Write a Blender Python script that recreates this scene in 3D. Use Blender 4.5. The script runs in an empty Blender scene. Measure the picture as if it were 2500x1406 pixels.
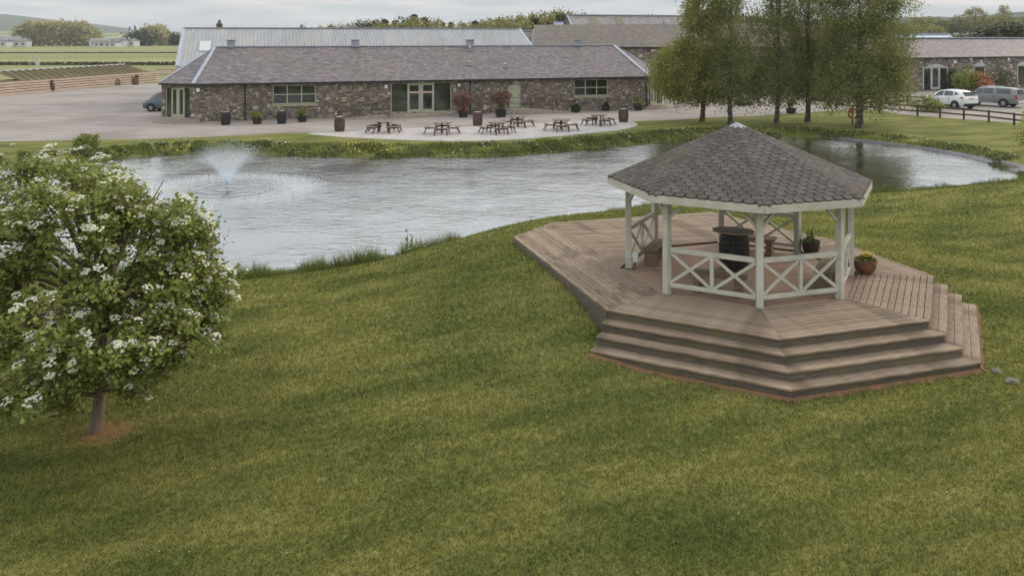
import bpy, math, random
import numpy as np
from mathutils import Vector, Matrix

rnd = random.Random(11)
nr = np.random.default_rng(5)
SC = bpy.context.scene
COL = SC.collection

# ------------------------------------------------------------------ camera, sky, sun, exposure
CAM_H = 6.66
cam_d = bpy.data.cameras.new('camera')
cam = bpy.data.objects.new('camera', cam_d)
COL.objects.link(cam)
cam.location = (0, 0, CAM_H)
cam.rotation_euler = (math.radians(90), 0, 0)
cam_d.sensor_width = 36.0
cam_d.lens = 28.8
cam_d.shift_y = -0.246
cam_d.clip_start = 0.1
cam_d.clip_end = 9000
SC.camera = cam

SUN_EL, SUN_AZ = math.radians(30), math.radians(52)      # azimuth from +Y towards +X
world = bpy.data.worlds.new('World')
SC.world = world
world.use_nodes = True
wn, wl = world.node_tree.nodes, world.node_tree.links
wn.clear()
w_out = wn.new('ShaderNodeOutputWorld')
w_bg = wn.new('ShaderNodeBackground')
w_bg.inputs['Strength'].default_value = 0.106
w_sky = wn.new('ShaderNodeTexSky')
w_sky.sky_type = 'NISHITA'
w_sky.sun_disc = False
w_sky.sun_elevation = SUN_EL
w_sky.sun_rotation = SUN_AZ
w_sky.air_density = 1.0
w_sky.dust_density = 1.0
w_tc = wn.new('ShaderNodeTexCoord')
w_map = wn.new('ShaderNodeMapping')
w_map.inputs['Scale'].default_value = (1.0, 1.0, 9.0)
w_map.inputs['Location'].default_value = (0.3, 0.1, 0.0)
w_n = wn.new('ShaderNodeTexNoise')
w_n.inputs['Scale'].default_value = 4.2
w_n.inputs['Detail'].default_value = 7
w_n.inputs['Roughness'].default_value = 0.55
w_r = wn.new('ShaderNodeValToRGB')                        # cloud tone
w_r.color_ramp.elements[0].position = 0.38
w_r.color_ramp.elements[0].color = (4.7, 5.35, 5.8, 1)
w_r.color_ramp.elements[1].position = 0.60
w_r.color_ramp.elements[1].color = (7.9, 7.8, 7.6, 1)
w_sep = wn.new('ShaderNodeSeparateXYZ')
w_el = wn.new('ShaderNodeMapRange')                       # an overcast sky is brighter towards the zenith
w_el.inputs['From Min'].default_value = 0.0
w_el.inputs['From Max'].default_value = 0.5
w_el.inputs['To Min'].default_value = 1.0
w_el.inputs['To Max'].default_value = 2.15
w_mul = wn.new('ShaderNodeVectorMath'); w_mul.operation = 'SCALE'
w_mix = wn.new('ShaderNodeMix'); w_mix.data_type = 'RGBA'
w_mix.inputs['Factor'].default_value = 0.93
wl.new(w_tc.outputs['Generated'], w_map.inputs['Vector'])
wl.new(w_map.outputs['Vector'], w_n.inputs['Vector'])
wl.new(w_n.outputs['Fac'], w_r.inputs['Fac'])
wl.new(w_tc.outputs['Generated'], w_sep.inputs[0])
wl.new(w_sep.outputs['Z'], w_el.inputs['Value'])
wl.new(w_r.outputs['Color'], w_mul.inputs[0])
wl.new(w_el.outputs['Result'], w_mul.inputs['Scale'])
wl.new(w_sky.outputs['Color'], w_mix.inputs['A'])
wl.new(w_mul.outputs['Vector'], w_mix.inputs['B'])
wl.new(w_mix.outputs['Result'], w_bg.inputs['Color'])
wl.new(w_bg.outputs['Background'], w_out.inputs['Surface'])

sun_d = bpy.data.lights.new('sun', 'SUN')
sun_d.energy = 1.5
sun_d.angle = math.radians(14)
sun_d.color = (1.0, 0.86, 0.68)
sun = bpy.data.objects.new('sun', sun_d)
COL.objects.link(sun)
sun.rotation_euler = (math.radians(90) - SUN_EL, 0, math.radians(180) - SUN_AZ)
sd = Vector((math.sin(SUN_AZ) * math.cos(SUN_EL), math.cos(SUN_AZ) * math.cos(SUN_EL), math.sin(SUN_EL)))
sun.rotation_euler = sd.to_track_quat('Z', 'Y').to_euler()

SC.view_settings.view_transform = 'Standard'
SC.view_settings.look = 'None'
SC.view_settings.exposure = -0.08
SC.view_settings.gamma = 1.0
SC.view_settings.use_curve_mapping = False
SC.render.engine = 'CYCLES'
SC.cycles.max_bounces = 6
SC.cycles.transparent_max_bounces = 8
SC.cycles.volume_bounces = 0

# ------------------------------------------------------------------ helpers
def P(px, py, z):
    """ground point seen at a place of the photograph, on the level z"""
    d = 2000.0 * (CAM_H - z) / (py - 88.0)
    return Vector(((px - 1250) * d / 2000.0, d, z))

def lin(r, g, b):
    f = lambda c: (c / 255 / 12.92) if c / 255 <= 0.04045 else ((c / 255 + 0.055) / 1.055) ** 2.4
    return (f(r), f(g), f(b))

def tag(o, label=None, cat=None, group=None, kind=None):
    if label: o['label'] = label
    if cat: o['category'] = cat
    if group: o['group'] = group
    if kind: o['kind'] = kind
    return o

def empty(name, loc, label, cat, group=None, rz=0.0):
    o = bpy.data.objects.new(name, None)
    o.empty_display_size = 0.2
    COL.objects.link(o)
    o.location = loc
    o.rotation_euler = (0, 0, rz)
    return tag(o, label, cat, group)

def origin_of(o):
    v = Vector((0, 0, 0))
    while o is not None:
        v = v + o.location
        o = o.parent
    return v

def copytree(o, parent=None):
    c = o.copy()
    COL.objects.link(c)
    c.parent = parent
    for ch in list(o.children):
        copytree(ch, c)
    return c

def place(o, loc, rz, label=None, group=None, s=None):
    o.location = loc
    o.rotation_euler = (0, 0, rz)
    if label: o['label'] = label
    if group: o['group'] = group
    if s: o.scale = s
    return o

class MB:
    def __init__(s):
        s.v, s.f = [], []
    def add(s, verts, faces):
        b = len(s.v)
        s.v += [tuple(p) for p in verts]
        s.f += [tuple(b + i for i in f) for f in faces]
        return s
    def box(s, c, d, rz=0.0):
        hx, hy, hz = d[0] / 2, d[1] / 2, d[2] / 2
        ca, sa = math.cos(rz), math.sin(rz)
        vs = []
        for z in (-hz, hz):
            for x, y in ((-hx, -hy), (hx, -hy), (hx, hy), (-hx, hy)):
                vs.append((c[0] + x * ca - y * sa, c[1] + x * sa + y * ca, c[2] + z))
        return s.add(vs, [(0, 3, 2, 1), (4, 5, 6, 7), (0, 1, 5, 4), (1, 2, 6, 5), (2, 3, 7, 6), (3, 0, 4, 7)])
    def bar(s, p0, p1, w, h, up=(0, 0, 1)):
        p0, p1 = Vector(p0), Vector(p1)
        d = (p1 - p0).normalized()
        u = Vector(up)
        if abs(d.dot(u)) > 0.97: u = Vector((0, 1, 0))
        sx = d.cross(u).normalized()
        uy = sx.cross(d).normalized()
        vs = []
        for p in (p0, p1):
            for a, b in ((-1, -1), (1, -1), (1, 1), (-1, 1)):
                vs.append(p + sx * (a * w / 2) + uy * (b * h / 2))
        return s.add(vs, [(0, 1, 2, 3), (7, 6, 5, 4), (0, 4, 5, 1), (1, 5, 6, 2), (2, 6, 7, 3), (3, 7, 4, 0)])
    def tube(s, pts, rad, n=8, cap=True):
        pts = [Vector(p) for p in pts]
        if not hasattr(rad, '__len__'): rad = [rad] * len(pts)
        rings = []
        ref = None
        for i, p in enumerate(pts):
            d = (pts[min(i + 1, len(pts) - 1)] - pts[max(i - 1, 0)]).normalized()
            if ref is None:
                ref = Vector((1, 0, 0)) if abs(d.x) < 0.8 else Vector((0, 1, 0))
            a = (ref - d * ref.dot(d)).normalized(); ref = a
            b = d.cross(a)
            rings.append([p + (a * math.cos(2 * math.pi * k / n) + b * math.sin(2 * math.pi * k / n)) * rad[i] for k in range(n)])
        vs = [q for r in rings for q in r]
        fs = []
        for i in range(len(pts) - 1):
            for k in range(n):
                k2 = (k + 1) % n
                fs.append((i * n + k, i * n + k2, (i + 1) * n + k2, (i + 1) * n + k))
        if cap:
            fs.append(tuple(range(n - 1, -1, -1)))
            fs.append(tuple((len(pts) - 1) * n + k for k in range(n)))
        return s.add(vs, fs)
    def lathe(s, prof, c=(0, 0, 0), n=20):
        vs, fs = [], []
        for r, z in prof:
            for k in range(n):
                a = 2 * math.pi * k / n
                vs.append((c[0] + r * math.cos(a), c[1] + r * math.sin(a), c[2] + z))
        for i in range(len(prof) - 1):
            for k in range(n):
                k2 = (k + 1) % n
                fs.append((i * n + k, i * n + k2, (i + 1) * n + k2, (i + 1) * n + k))
        fs.append(tuple(range(n - 1, -1, -1)))
        fs.append(tuple((len(prof) - 1) * n + k for k in range(n)))
        return s.add(vs, fs)
    def prism(s, poly, z0, z1):
        n = len(poly)
        vs = [(p[0], p[1], z0) for p in poly] + [(p[0], p[1], z1) for p in poly]
        fs = [tuple(range(n - 1, -1, -1)), tuple(range(n, 2 * n))]
        fs += [(i, (i + 1) % n, n + (i + 1) % n, n + i) for i in range(n)]
        return s.add(vs, fs)
    def slab(s, pts, th):
        """a flat polygon in space given its thickness below"""
        pts = [Vector(p) for p in pts]
        nm = (pts[1] - pts[0]).cross(pts[2] - pts[0]).normalized()
        n = len(pts)
        vs = pts + [p - nm * th for p in pts]
        fs = [tuple(range(n)), tuple(range(2 * n - 1, n - 1, -1))]
        fs += [(i, n + i, n + (i + 1) % n, (i + 1) % n) for i in range(n)]
        return s.add(vs, fs)
    def build(s, name, mat, parent=None, smooth=False, world=True, bevel=0, loc=None, **tags):
        off = Vector((0, 0, 0))
        if parent is not None and world:
            off = origin_of(parent)
        if loc is not None:
            off = Vector(loc)
        me = bpy.data.meshes.new(name)
        me.from_pydata([(a[0] - off.x, a[1] - off.y, a[2] - off.z) for a in s.v], [], s.f)
        me.materials.append(mat)
        if smooth:
            me.polygons.foreach_set('use_smooth', [True] * len(me.polygons))
            try: me.set_sharp_from_angle(angle=math.radians(38))
            except Exception: pass
        me.update()
        o = bpy.data.objects.new(name, me)
        COL.objects.link(o)
        if parent is not None: o.parent = parent
        if loc is not None:
            o.location = Vector(loc) - (origin_of(parent) if parent is not None else Vector((0, 0, 0)))
        if bevel:
            m = o.modifiers.new('bevel', 'BEVEL'); m.width = bevel; m.segments = 1; m.limit_method = 'ANGLE'
        return tag(o, **tags) if tags else o

def npmesh(name, verts, nper, mat, parent=None, loc=(0, 0, 0), **tags):
    """many separate polygons of nper vertices each, from a numpy array"""
    verts = np.asarray(verts, dtype=np.float32).reshape(-1, 3) - np.array(loc, dtype=np.float32)
    nv = len(verts); nf = nv // nper
    me = bpy.data.meshes.new(name)
    me.vertices.add(nv); me.vertices.foreach_set('co', verts.ravel())
    me.loops.add(nv); me.loops.foreach_set('vertex_index', np.arange(nv, dtype=np.int32))
    me.polygons.add(nf); me.polygons.foreach_set('loop_start', np.arange(0, nv, nper, dtype=np.int32))
    try: me.polygons.foreach_set('loop_total', np.full(nf, nper, dtype=np.int32))
    except Exception: pass
    me.materials.append(mat)
    me.update(calc_edges=True)
    o = bpy.data.objects.new(name, me)
    COL.objects.link(o)
    if parent is not None:
        o.parent = parent
        o.location = Vector(loc) - origin_of(parent)
    else:
        o.location = loc
    return tag(o, **tags) if tags else o

def clip_half(poly, nx, ny, c):
    """keep the side nx*x + ny*y >= c"""
    out = []
    for i in range(len(poly)):
        a, b = poly[i], poly[(i + 1) % len(poly)]
        da, db = nx * a[0] + ny * a[1] - c, nx * b[0] + ny * b[1] - c
        if da >= 0: out.append(a)
        if (da > 0 > db) or (da < 0 < db):
            t = da / (da - db)
            out.append((a[0] + (b[0] - a[0]) * t, a[1] + (b[1] - a[1]) * t))
    return out

def clip_convex(poly, conv):
    for i in range(len(conv)):
        a, b = conv[i], conv[(i + 1) % len(conv)]
        ex, ey = b[0] - a[0], b[1] - a[1]
        poly = clip_half(poly, -ey, ex, -ey * a[0] + ex * a[1])
        if len(poly) < 3: return []
    return poly

def area2(poly):
    return 0.5 * sum(poly[i][0] * poly[(i + 1) % len(poly)][1] - poly[(i + 1) % len(poly)][0] * poly[i][1] for i in range(len(poly)))

def sstep(a, b, x):
    t = np.clip((x - a) / (b - a), 0, 1)
    return t * t * (3 - 2 * t)

# ------------------------------------------------------------------ materials
def new_mat(name):
    m = bpy.data.materials.new(name); m.use_nodes = True
    nt = m.node_tree
    return m, nt, nt.nodes, nt.links, nt.nodes['Principled BSDF']

def ramp(N, stops, interp='LINEAR'):
    r = N.new('ShaderNodeValToRGB'); cr = r.color_ramp; cr.interpolation = interp
    while len(cr.elements) < len(stops): cr.elements.new(0.5)
    for e, (p, c) in zip(cr.elements, stops):
        e.position = p; e.color = (*c, 1)
    return r

def randval(N, L):
    """one random number per piece, whether pieces are joined or separate objects"""
    g = N.new('ShaderNodeNewGeometry'); oi = N.new('ShaderNodeObjectInfo')
    ad = N.new('ShaderNodeMath'); ad.operation = 'ADD'
    fr = N.new('ShaderNodeMath'); fr.operation = 'FRACT'
    L.new(g.outputs['Random Per Island'], ad.inputs[0]); L.new(oi.outputs['Random'], ad.inputs[1])
    L.new(ad.outputs[0], fr.inputs[0])
    return fr.outputs[0]

def mk(name, c1, c2=None, scale=5.0, detail=6, rough=0.8, bump=0.0, bscale=None, stretch=(1, 1, 1), vary=0.0,
       pieces=None, patch=None, patch_scale=0.6, spec=0.3, metal=0.0, coord='Object', bdist=0.02):
    """c1..c2 noise grain; vary: brightness spread per piece; pieces: colours picked per piece; patch: (colour, amount)"""
    m, nt, N, L, B = new_mat(name)
    tc = N.new('ShaderNodeTexCoord'); mp = N.new('ShaderNodeMapping')
    mp.inputs['Scale'].default_value = stretch
    src = tc.outputs[coord] if coord != 'World' else N.new('ShaderNodeNewGeometry').outputs['Position']
    L.new(src, mp.inputs['Vector'])
    nz = N.new('ShaderNodeTexNoise'); nz.inputs['Scale'].default_value = scale; nz.inputs['Detail'].default_value = detail
    L.new(mp.outputs[0], nz.inputs['Vector'])
    c2 = c2 or c1
    r = ramp(N, [(0.32, c1), (0.68, c2)])
    L.new(nz.outputs['Fac'], r.inputs['Fac'])
    col = r.outputs['Color']
    rv = None
    if pieces or vary: rv = randval(N, L)
    if pieces:
        pr = ramp(N, [(i / len(pieces), c) for i, c in enumerate(pieces)], 'CONSTANT')
        L.new(rv, pr.inputs['Fac'])
        mx = N.new('ShaderNodeMix'); mx.data_type = 'RGBA'; mx.inputs['Factor'].default_value = 0.72
        L.new(col, mx.inputs['A']); L.new(pr.outputs['Color'], mx.inputs['B'])
        col = mx.outputs['Result']
    if patch:
        pz = N.new('ShaderNodeTexNoise'); pz.inputs['Scale'].default_value = patch_scale; pz.inputs['Detail'].default_value = 5
        L.new(src, pz.inputs['Vector'])
        pm = N.new('ShaderNodeMapRange'); pm.inputs['From Min'].default_value = 0.48; pm.inputs['From Max'].default_value = 0.68
        pm.inputs['To Max'].default_value = patch[1]
        L.new(pz.outputs['Fac'], pm.inputs['Value'])
        mx = N.new('ShaderNodeMix'); mx.data_type = 'RGBA'; mx.inputs['B'].default_value = (*patch[0], 1)
        L.new(pm.outputs[0], mx.inputs['Factor']); L.new(col, mx.inputs['A'])
        col = mx.outputs['Result']
    if vary:
        mr = N.new('ShaderNodeMapRange'); mr.inputs['To Min'].default_value = 1 - vary; mr.inputs['To Max'].default_value = 1 + vary
        # a second number from the first so that hue and brightness do not go together
        mu = N.new('ShaderNodeMath'); mu.operation = 'MULTIPLY'; mu.inputs[1].default_value = 7.31
        fr = N.new('ShaderNodeMath'); fr.operation = 'FRACT'
        L.new(rv, mu.inputs[0]); L.new(mu.outputs[0], fr.inputs[0]); L.new(fr.outputs[0], mr.inputs['Value'])
        vm = N.new('ShaderNodeVectorMath'); vm.operation = 'SCALE'
        L.new(col, vm.inputs[0]); L.new(mr.outputs[0], vm.inputs['Scale'])
        col = vm.outputs[0]
    L.new(col, B.inputs['Base Color'])
    B.inputs['Roughness'].default_value = rough
    B.inputs['Metallic'].default_value = metal
    B.inputs['Specular IOR Level'].default_value = spec
    if bump:
        bz = N.new('ShaderNodeTexNoise'); bz.inputs['Scale'].default_value = bscale or scale * 3; bz.inputs['Detail'].default_value = 5
        L.new(mp.outputs[0], bz.inputs['Vector'])
        bp = N.new('ShaderNodeBump'); bp.inputs['Strength'].default_value = bump; bp.inputs['Distance'].default_value = bdist
        L.new(bz.outputs['Fac'], bp.inputs['Height']); L.new(bp.outputs[0], B.inputs['Normal'])
    return m

def leafmat(name, ca, cb, trans=0.35, vary=0.35, rough=0.55, cs=0.8, spec=0.25):
    m, nt, N, L, B = new_mat(name)
    g = N.new('ShaderNodeNewGeometry')
    rr = ramp(N, [(0.0, ca), (1.0, cb)])
    nz = N.new('ShaderNodeTexNoise'); nz.inputs['Scale'].default_value = cs; nz.inputs['Detail'].default_value = 3
    L.new(g.outputs['Position'], nz.inputs['Vector'])
    a = N.new('ShaderNodeMath'); a.operation = 'MULTIPLY_ADD'; a.inputs[1].default_value = 0.55
    b = N.new('ShaderNodeMath'); b.operation = 'MULTIPLY_ADD'; b.inputs[1].default_value = 1.4; b.inputs[2].default_value = -0.45
    L.new(nz.outputs['Fac'], b.inputs[0])
    L.new(g.outputs['Random Per Island'], a.inputs[0]); L.new(b.outputs[0], a.inputs[2])
    L.new(a.outputs[0], rr.inputs['Fac'])
    mr = N.new('ShaderNodeMapRange'); mr.inputs['To Min'].default_value = 1 - vary; mr.inputs['To Max'].default_value = 1 + vary
    mu = N.new('ShaderNodeMath'); mu.operation = 'MULTIPLY'; mu.inputs[1].default_value = 9.7
    fr = N.new('ShaderNodeMath'); fr.operation = 'FRACT'
    L.new(g.outputs['Random Per Island'], mu.inputs[0]); L.new(mu.outputs[0], fr.inputs[0]); L.new(fr.outputs[0], mr.inputs['Value'])
    vm = N.new('ShaderNodeVectorMath'); vm.operation = 'SCALE'
    L.new(rr.outputs['Color'], vm.inputs[0]); L.new(mr.outputs[0], vm.inputs['Scale'])
    L.new(vm.outputs[0], B.inputs['Base Color'])
    B.inputs['Roughness'].default_value = rough
    B.inputs['Specular IOR Level'].default_value = spec
    tr = N.new('ShaderNodeBsdfTranslucent'); L.new(vm.outputs[0], tr.inputs['Color'])
    ms = N.new('ShaderNodeMixShader'); ms.inputs['Fac'].default_value = trans
    out = N['Material Output']
    L.new(B.outputs[0], ms.inputs[1]); L.new(tr.outputs[0], ms.inputs[2]); L.new(ms.outputs[0], out.inputs['Surface'])
    return m

def lawn_nodes(N, L):
    """the lawn's own colour pattern by place: used by the turf and by the blades standing in it"""
    g = N.new('ShaderNodeNewGeometry')
    m0 = N.new('ShaderNodeMapping'); m0.inputs['Rotation'].default_value = (0, 0, math.radians(-20))
    mp = N.new('ShaderNodeMapping'); mp.inputs['Scale'].default_value = (0.34, 1.0, 1.0)
    L.new(g.outputs['Position'], m0.inputs['Vector']); L.new(m0.outputs[0], mp.inputs['Vector'])
    n1 = N.new('ShaderNodeTexNoise'); n1.inputs['Scale'].default_value = 0.8; n1.inputs['Detail'].default_value = 6; n1.inputs['Roughness'].default_value = 0.6
    L.new(mp.outputs[0], n1.inputs['Vector'])
    r1 = ramp(N, [(0.32, lin(85, 92, 47)), (0.43, lin(101, 105, 54)), (0.55, lin(118, 118, 65)), (0.72, lin(138, 134, 81))])
    L.new(n1.outputs['Fac'], r1.inputs['Fac'])
    n2 = N.new('ShaderNodeTexNoise'); n2.inputs['Scale'].default_value = 7; n2.inputs['Detail'].default_value = 4
    L.new(g.outputs['Position'], n2.inputs['Vector'])
    mr = N.new('ShaderNodeMapRange'); mr.inputs['From Min'].default_value = 0.3; mr.inputs['From Max'].default_value = 0.7
    mr.inputs['To Min'].default_value = 0.8; mr.inputs['To Max'].default_value = 1.18
    L.new(n2.outputs['Fac'], mr.inputs['Value'])
    vm = N.new('ShaderNodeVectorMath'); vm.operation = 'SCALE'
    L.new(r1.outputs['Color'], vm.inputs[0]); L.new(mr.outputs[0], vm.inputs['Scale'])
    return g, vm.outputs[0]
M = {}
M['white'] = mk('white_paint', (.45, .43, .36), (.54, .52, .44), scale=3, rough=.6, bump=.15, bscale=40, patch=((.35, .345, .30), .5), patch_scale=2.2)
M['deck'] = mk('weathered_decking', lin(119, 102, 86), lin(156, 138, 118), scale=3, stretch=(1, 14, 14), rough=.85, bump=.6, bscale=6, vary=.17, patch=(lin(96, 84, 66), .85), patch_scale=1.3, bdist=.01)
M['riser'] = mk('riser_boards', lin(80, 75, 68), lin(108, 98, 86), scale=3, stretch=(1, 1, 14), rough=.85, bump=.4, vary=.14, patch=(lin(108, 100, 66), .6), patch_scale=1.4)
M['floor'] = mk('pavilion_floor', lin(148, 122, 104), lin(168, 144, 124), scale=3, stretch=(1, 14, 14), rough=.85, bump=.3, vary=.05, patch=(lin(120, 100, 82), .6), patch_scale=1.2)
M['under'] = mk('deck_frame_wood', lin(84, 70, 58), lin(100, 82, 66), scale=6, rough=.9)
M['soil'] = mk('red_soil', lin(132, 94, 72), lin(104, 86, 58), scale=9, rough=.95, bump=.5)
M['shingle'] = mk('felt_shingle', lin(74, 69, 67), lin(92, 86, 82), scale=14, rough=.9, bump=.4, vary=.22, patch=(lin(106, 94, 78), .6), patch_scale=1.1)
M['zinc'] = mk('grey_metal', lin(136, 139, 154), lin(152, 154, 166), scale=3, rough=.5, spec=.5)
M['black_barrel'] = mk('dark_staves', (.018, .017, .016), (.035, .031, .028), scale=5, stretch=(4, 4, .6), rough=.5, bump=.3, vary=.2)
M['brown_barrel'] = mk('brown_staves', lin(82, 62, 54), lin(104, 80, 68), scale=5, stretch=(4, 4, .6), rough=.55, bump=.3, vary=.2)
M['hoop'] = mk('barrel_hoop', (.05, .048, .045), (.08, .07, .065), rough=.5, metal=.6)
M['barrel_end'] = mk('pale_barrel_head', lin(176, 172, 168), lin(196, 192, 186), rough=.6)
M['oldwood'] = mk('old_wood', lin(112, 96, 78), lin(146, 126, 104), scale=4, stretch=(1, 8, 8), rough=.85, bump=.3, vary=.12)
M['tabletop'] = mk('barrel_table_top', lin(128, 108, 88), lin(158, 138, 116), scale=4, stretch=(1, 8, 8), rough=.7, bump=.3, vary=.1)
M['picnic'] = mk('stained_picnic_wood', lin(72, 56, 46), lin(98, 80, 66), scale=4, stretch=(4, 4, 4), rough=.6, bump=.2, vary=.15)
M['picnic_top'] = mk('worn_picnic_top', lin(104, 88, 76), lin(140, 124, 112), scale=4, stretch=(1, 8, 4), rough=.5, bump=.2, vary=.1)
M['terracotta'] = mk('glazed_terracotta', lin(128, 84, 60), lin(96, 74, 52), scale=5, rough=.45, bump=.1)
M['darkpot'] = mk('olive_brown_glaze', lin(74, 58, 44), lin(56, 48, 38), scale=6, rough=.4)
M['earth'] = mk('potting_earth', (.03, .022, .016), (.05, .04, .03), scale=20, rough=.95)
grey_ = lambda c, k=.4: tuple(q * (1 - k) + (sum(c) / 3) * k for q in c)
M['mortar'] = mk('rubble_mortar', lin(116, 106, 94), lin(136, 124, 110), scale=3, rough=.95, bump=.6, bscale=9, coord='World')
stone_cols = [lin(112, 100, 88), lin(140, 124, 110), lin(92, 84, 74), lin(152, 136, 122), lin(124, 106, 94), lin(118, 112, 102), lin(84, 74, 66), lin(146, 124, 110), lin(128, 116, 100), lin(188, 176, 160), lin(132, 110, 100), lin(104, 98, 88), lin(74, 68, 60), lin(136, 122, 104)]
M['stone'] = mk('rubble_stone', lin(122, 112, 100), lin(154, 142, 126), scale=5, rough=.9, bump=.5, pieces=[tuple(q * 1.08 for q in grey_(c)) for c in stone_cols], vary=.28, coord='World', patch=(lin(98, 92, 78), .4), patch_scale=.5)
M['dressed'] = mk('dressed_sandstone', lin(150, 138, 118), lin(168, 156, 136), scale=4, rough=.85, bump=.3, vary=.08, coord='World')
slate_cols = [lin(118, 110, 110), lin(128, 116, 114), lin(108, 104, 104), lin(136, 124, 120), lin(112, 104, 108), lin(124, 120, 116), lin(140, 130, 122), lin(104, 98, 98)]
M['slate'] = mk('roof_slate', lin(114, 106, 104), lin(128, 118, 116), scale=6, rough=.62, pieces=[(c[0] * .96, c[1] * .96, c[2] * 1.06) for c in slate_cols], vary=.15, patch=(lin(124, 116, 104), .3), patch_scale=.22, coord='World', spec=.4)
M['slate_brown'] = mk('lichened_slate', lin(118, 110, 104), lin(130, 121, 112), scale=3, rough=.75, pieces=[lin(120, 113, 108), lin(128, 118, 108), lin(112, 107, 105), lin(134, 123, 110)], vary=.1, patch=(lin(134, 124, 110), .3), patch_scale=.25, coord='World')
M['slate_pale'] = mk('pale_slate', lin(136, 130, 130), lin(150, 143, 140), scale=4, rough=.65, pieces=[lin(140, 134, 134), lin(150, 143, 140), lin(130, 125, 126)], vary=.1, coord='World')
M['lead'] = mk('lead_flashing', lin(150, 154, 168), lin(168, 172, 184), scale=2, rough=.5, coord='World', spec=.5)
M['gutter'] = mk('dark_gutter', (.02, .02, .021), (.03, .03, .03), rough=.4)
M['sheet'] = mk('weathered_metal_sheet', lin(142, 143, 147), lin(158, 158, 160), scale=1.2, stretch=(2.5, .3, .3), rough=.5, vary=.06, patch=(lin(168, 160, 146), .5), patch_scale=.5, coord='World', spec=.4)
M['rooflight'] = mk('translucent_rooflight', lin(182, 188, 186), lin(190, 194, 192), rough=.4)
M['bluesheet'] = mk('pale_blue_metal', lin(168, 180, 198), lin(182, 192, 206), scale=1, rough=.45, coord='World')
M['sage'] = mk('sage_green_paint', lin(156, 160, 138), lin(170, 172, 150), scale=3, rough=.55)
M['pinkrail'] = mk('pale_pink_rail', lin(190, 160, 148), lin(200, 172, 160), rough=.6)
M['wframe'] = mk('pale_grey_frame', lin(170, 172, 172), lin(186, 188, 188), rough=.5)
M['timber'] = mk('vertical_barn_boards', lin(112, 102, 94), lin(134, 122, 112), scale=3, stretch=(6, 6, .6), rough=.9, vary=.12)
M['sleeper'] = mk('pale_sleepers', lin(176, 152, 134), lin(204, 184, 168), scale=2, stretch=(1, 6, 6), rough=.85, vary=.08, bump=.2)
M['iron'] = mk('black_iron', (.02, .02, .02), (.035, .033, .03), rough=.5)
M['fencewood'] = mk('dark_fence_wood', lin(68, 58, 44), lin(92, 80, 60), scale=5, rough=.85, vary=.15)
M['bark'] = mk('bark', lin(74, 64, 54), lin(104, 92, 78), scale=9, stretch=(1, 1, .3), rough=.95, bump=.7)
M['birchbark'] = mk('birch_bark', lin(62, 54, 48), lin(92, 82, 72), scale=6, stretch=(1, 1, 1.6), rough=.9, bump=.5, patch=(lin(168, 160, 150), .8), patch_scale=3.5)
M['rowanbark'] = mk('grey_bark', lin(92, 82, 68), lin(132, 116, 98), scale=7, stretch=(1, 1, .35), rough=.9, bump=.7)
M['rubber'] = mk('tyre', (.015, .015, .015), (.022, .022, .022), rough=.8)
M['alloy'] = mk('alloy_wheel', (.45, .46, .47), (.55, .56, .57), rough=.3, metal=.6)
M['chrome'] = mk('bright_trim', (.6, .6, .62), rough=.25, metal=.8)
M['plate_y'] = mk('yellow_plate', (.55, .38, .04), rough=.5)
M['redlight'] = mk('rear_lamp_red', (.35, .015, .015), rough=.2, spec=.6)
M['headlight'] = mk('lamp_glass', (.5, .52, .55), rough=.15, spec=.7)
M['orange'] = mk('orange_plastic', (.55, .10, .03), rough=.5)
M['whiteplastic'] = mk('white_plastic', (.65, .65, .62), rough=.5)
M['liner'] = mk('pond_liner', lin(88, 84, 92), lin(112, 108, 116), scale=3, rough=.5, coord='World')
M['concrete'] = mk('step_concrete', lin(140, 130, 116), lin(164, 152, 138), scale=4, rough=.9, bump=.2, coord='World')
M['stonegrey'] = mk('field_stone', lin(110, 104, 96), lin(140, 134, 122), scale=8, rough=.9, bump=.5)
M['wallwhite'] = mk('render_wall', (.48, .48, .46), (.56, .56, .54), rough=.8, coord='World')
M['roofgrey'] = mk('village_roof', (.16, .16, .17), (.24, .24, .25), rough=.8, vary=.3)
M['lichen'] = mk('mossy_skylight', lin(132, 122, 102), lin(118, 110, 94), scale=3, rough=.8)

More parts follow.
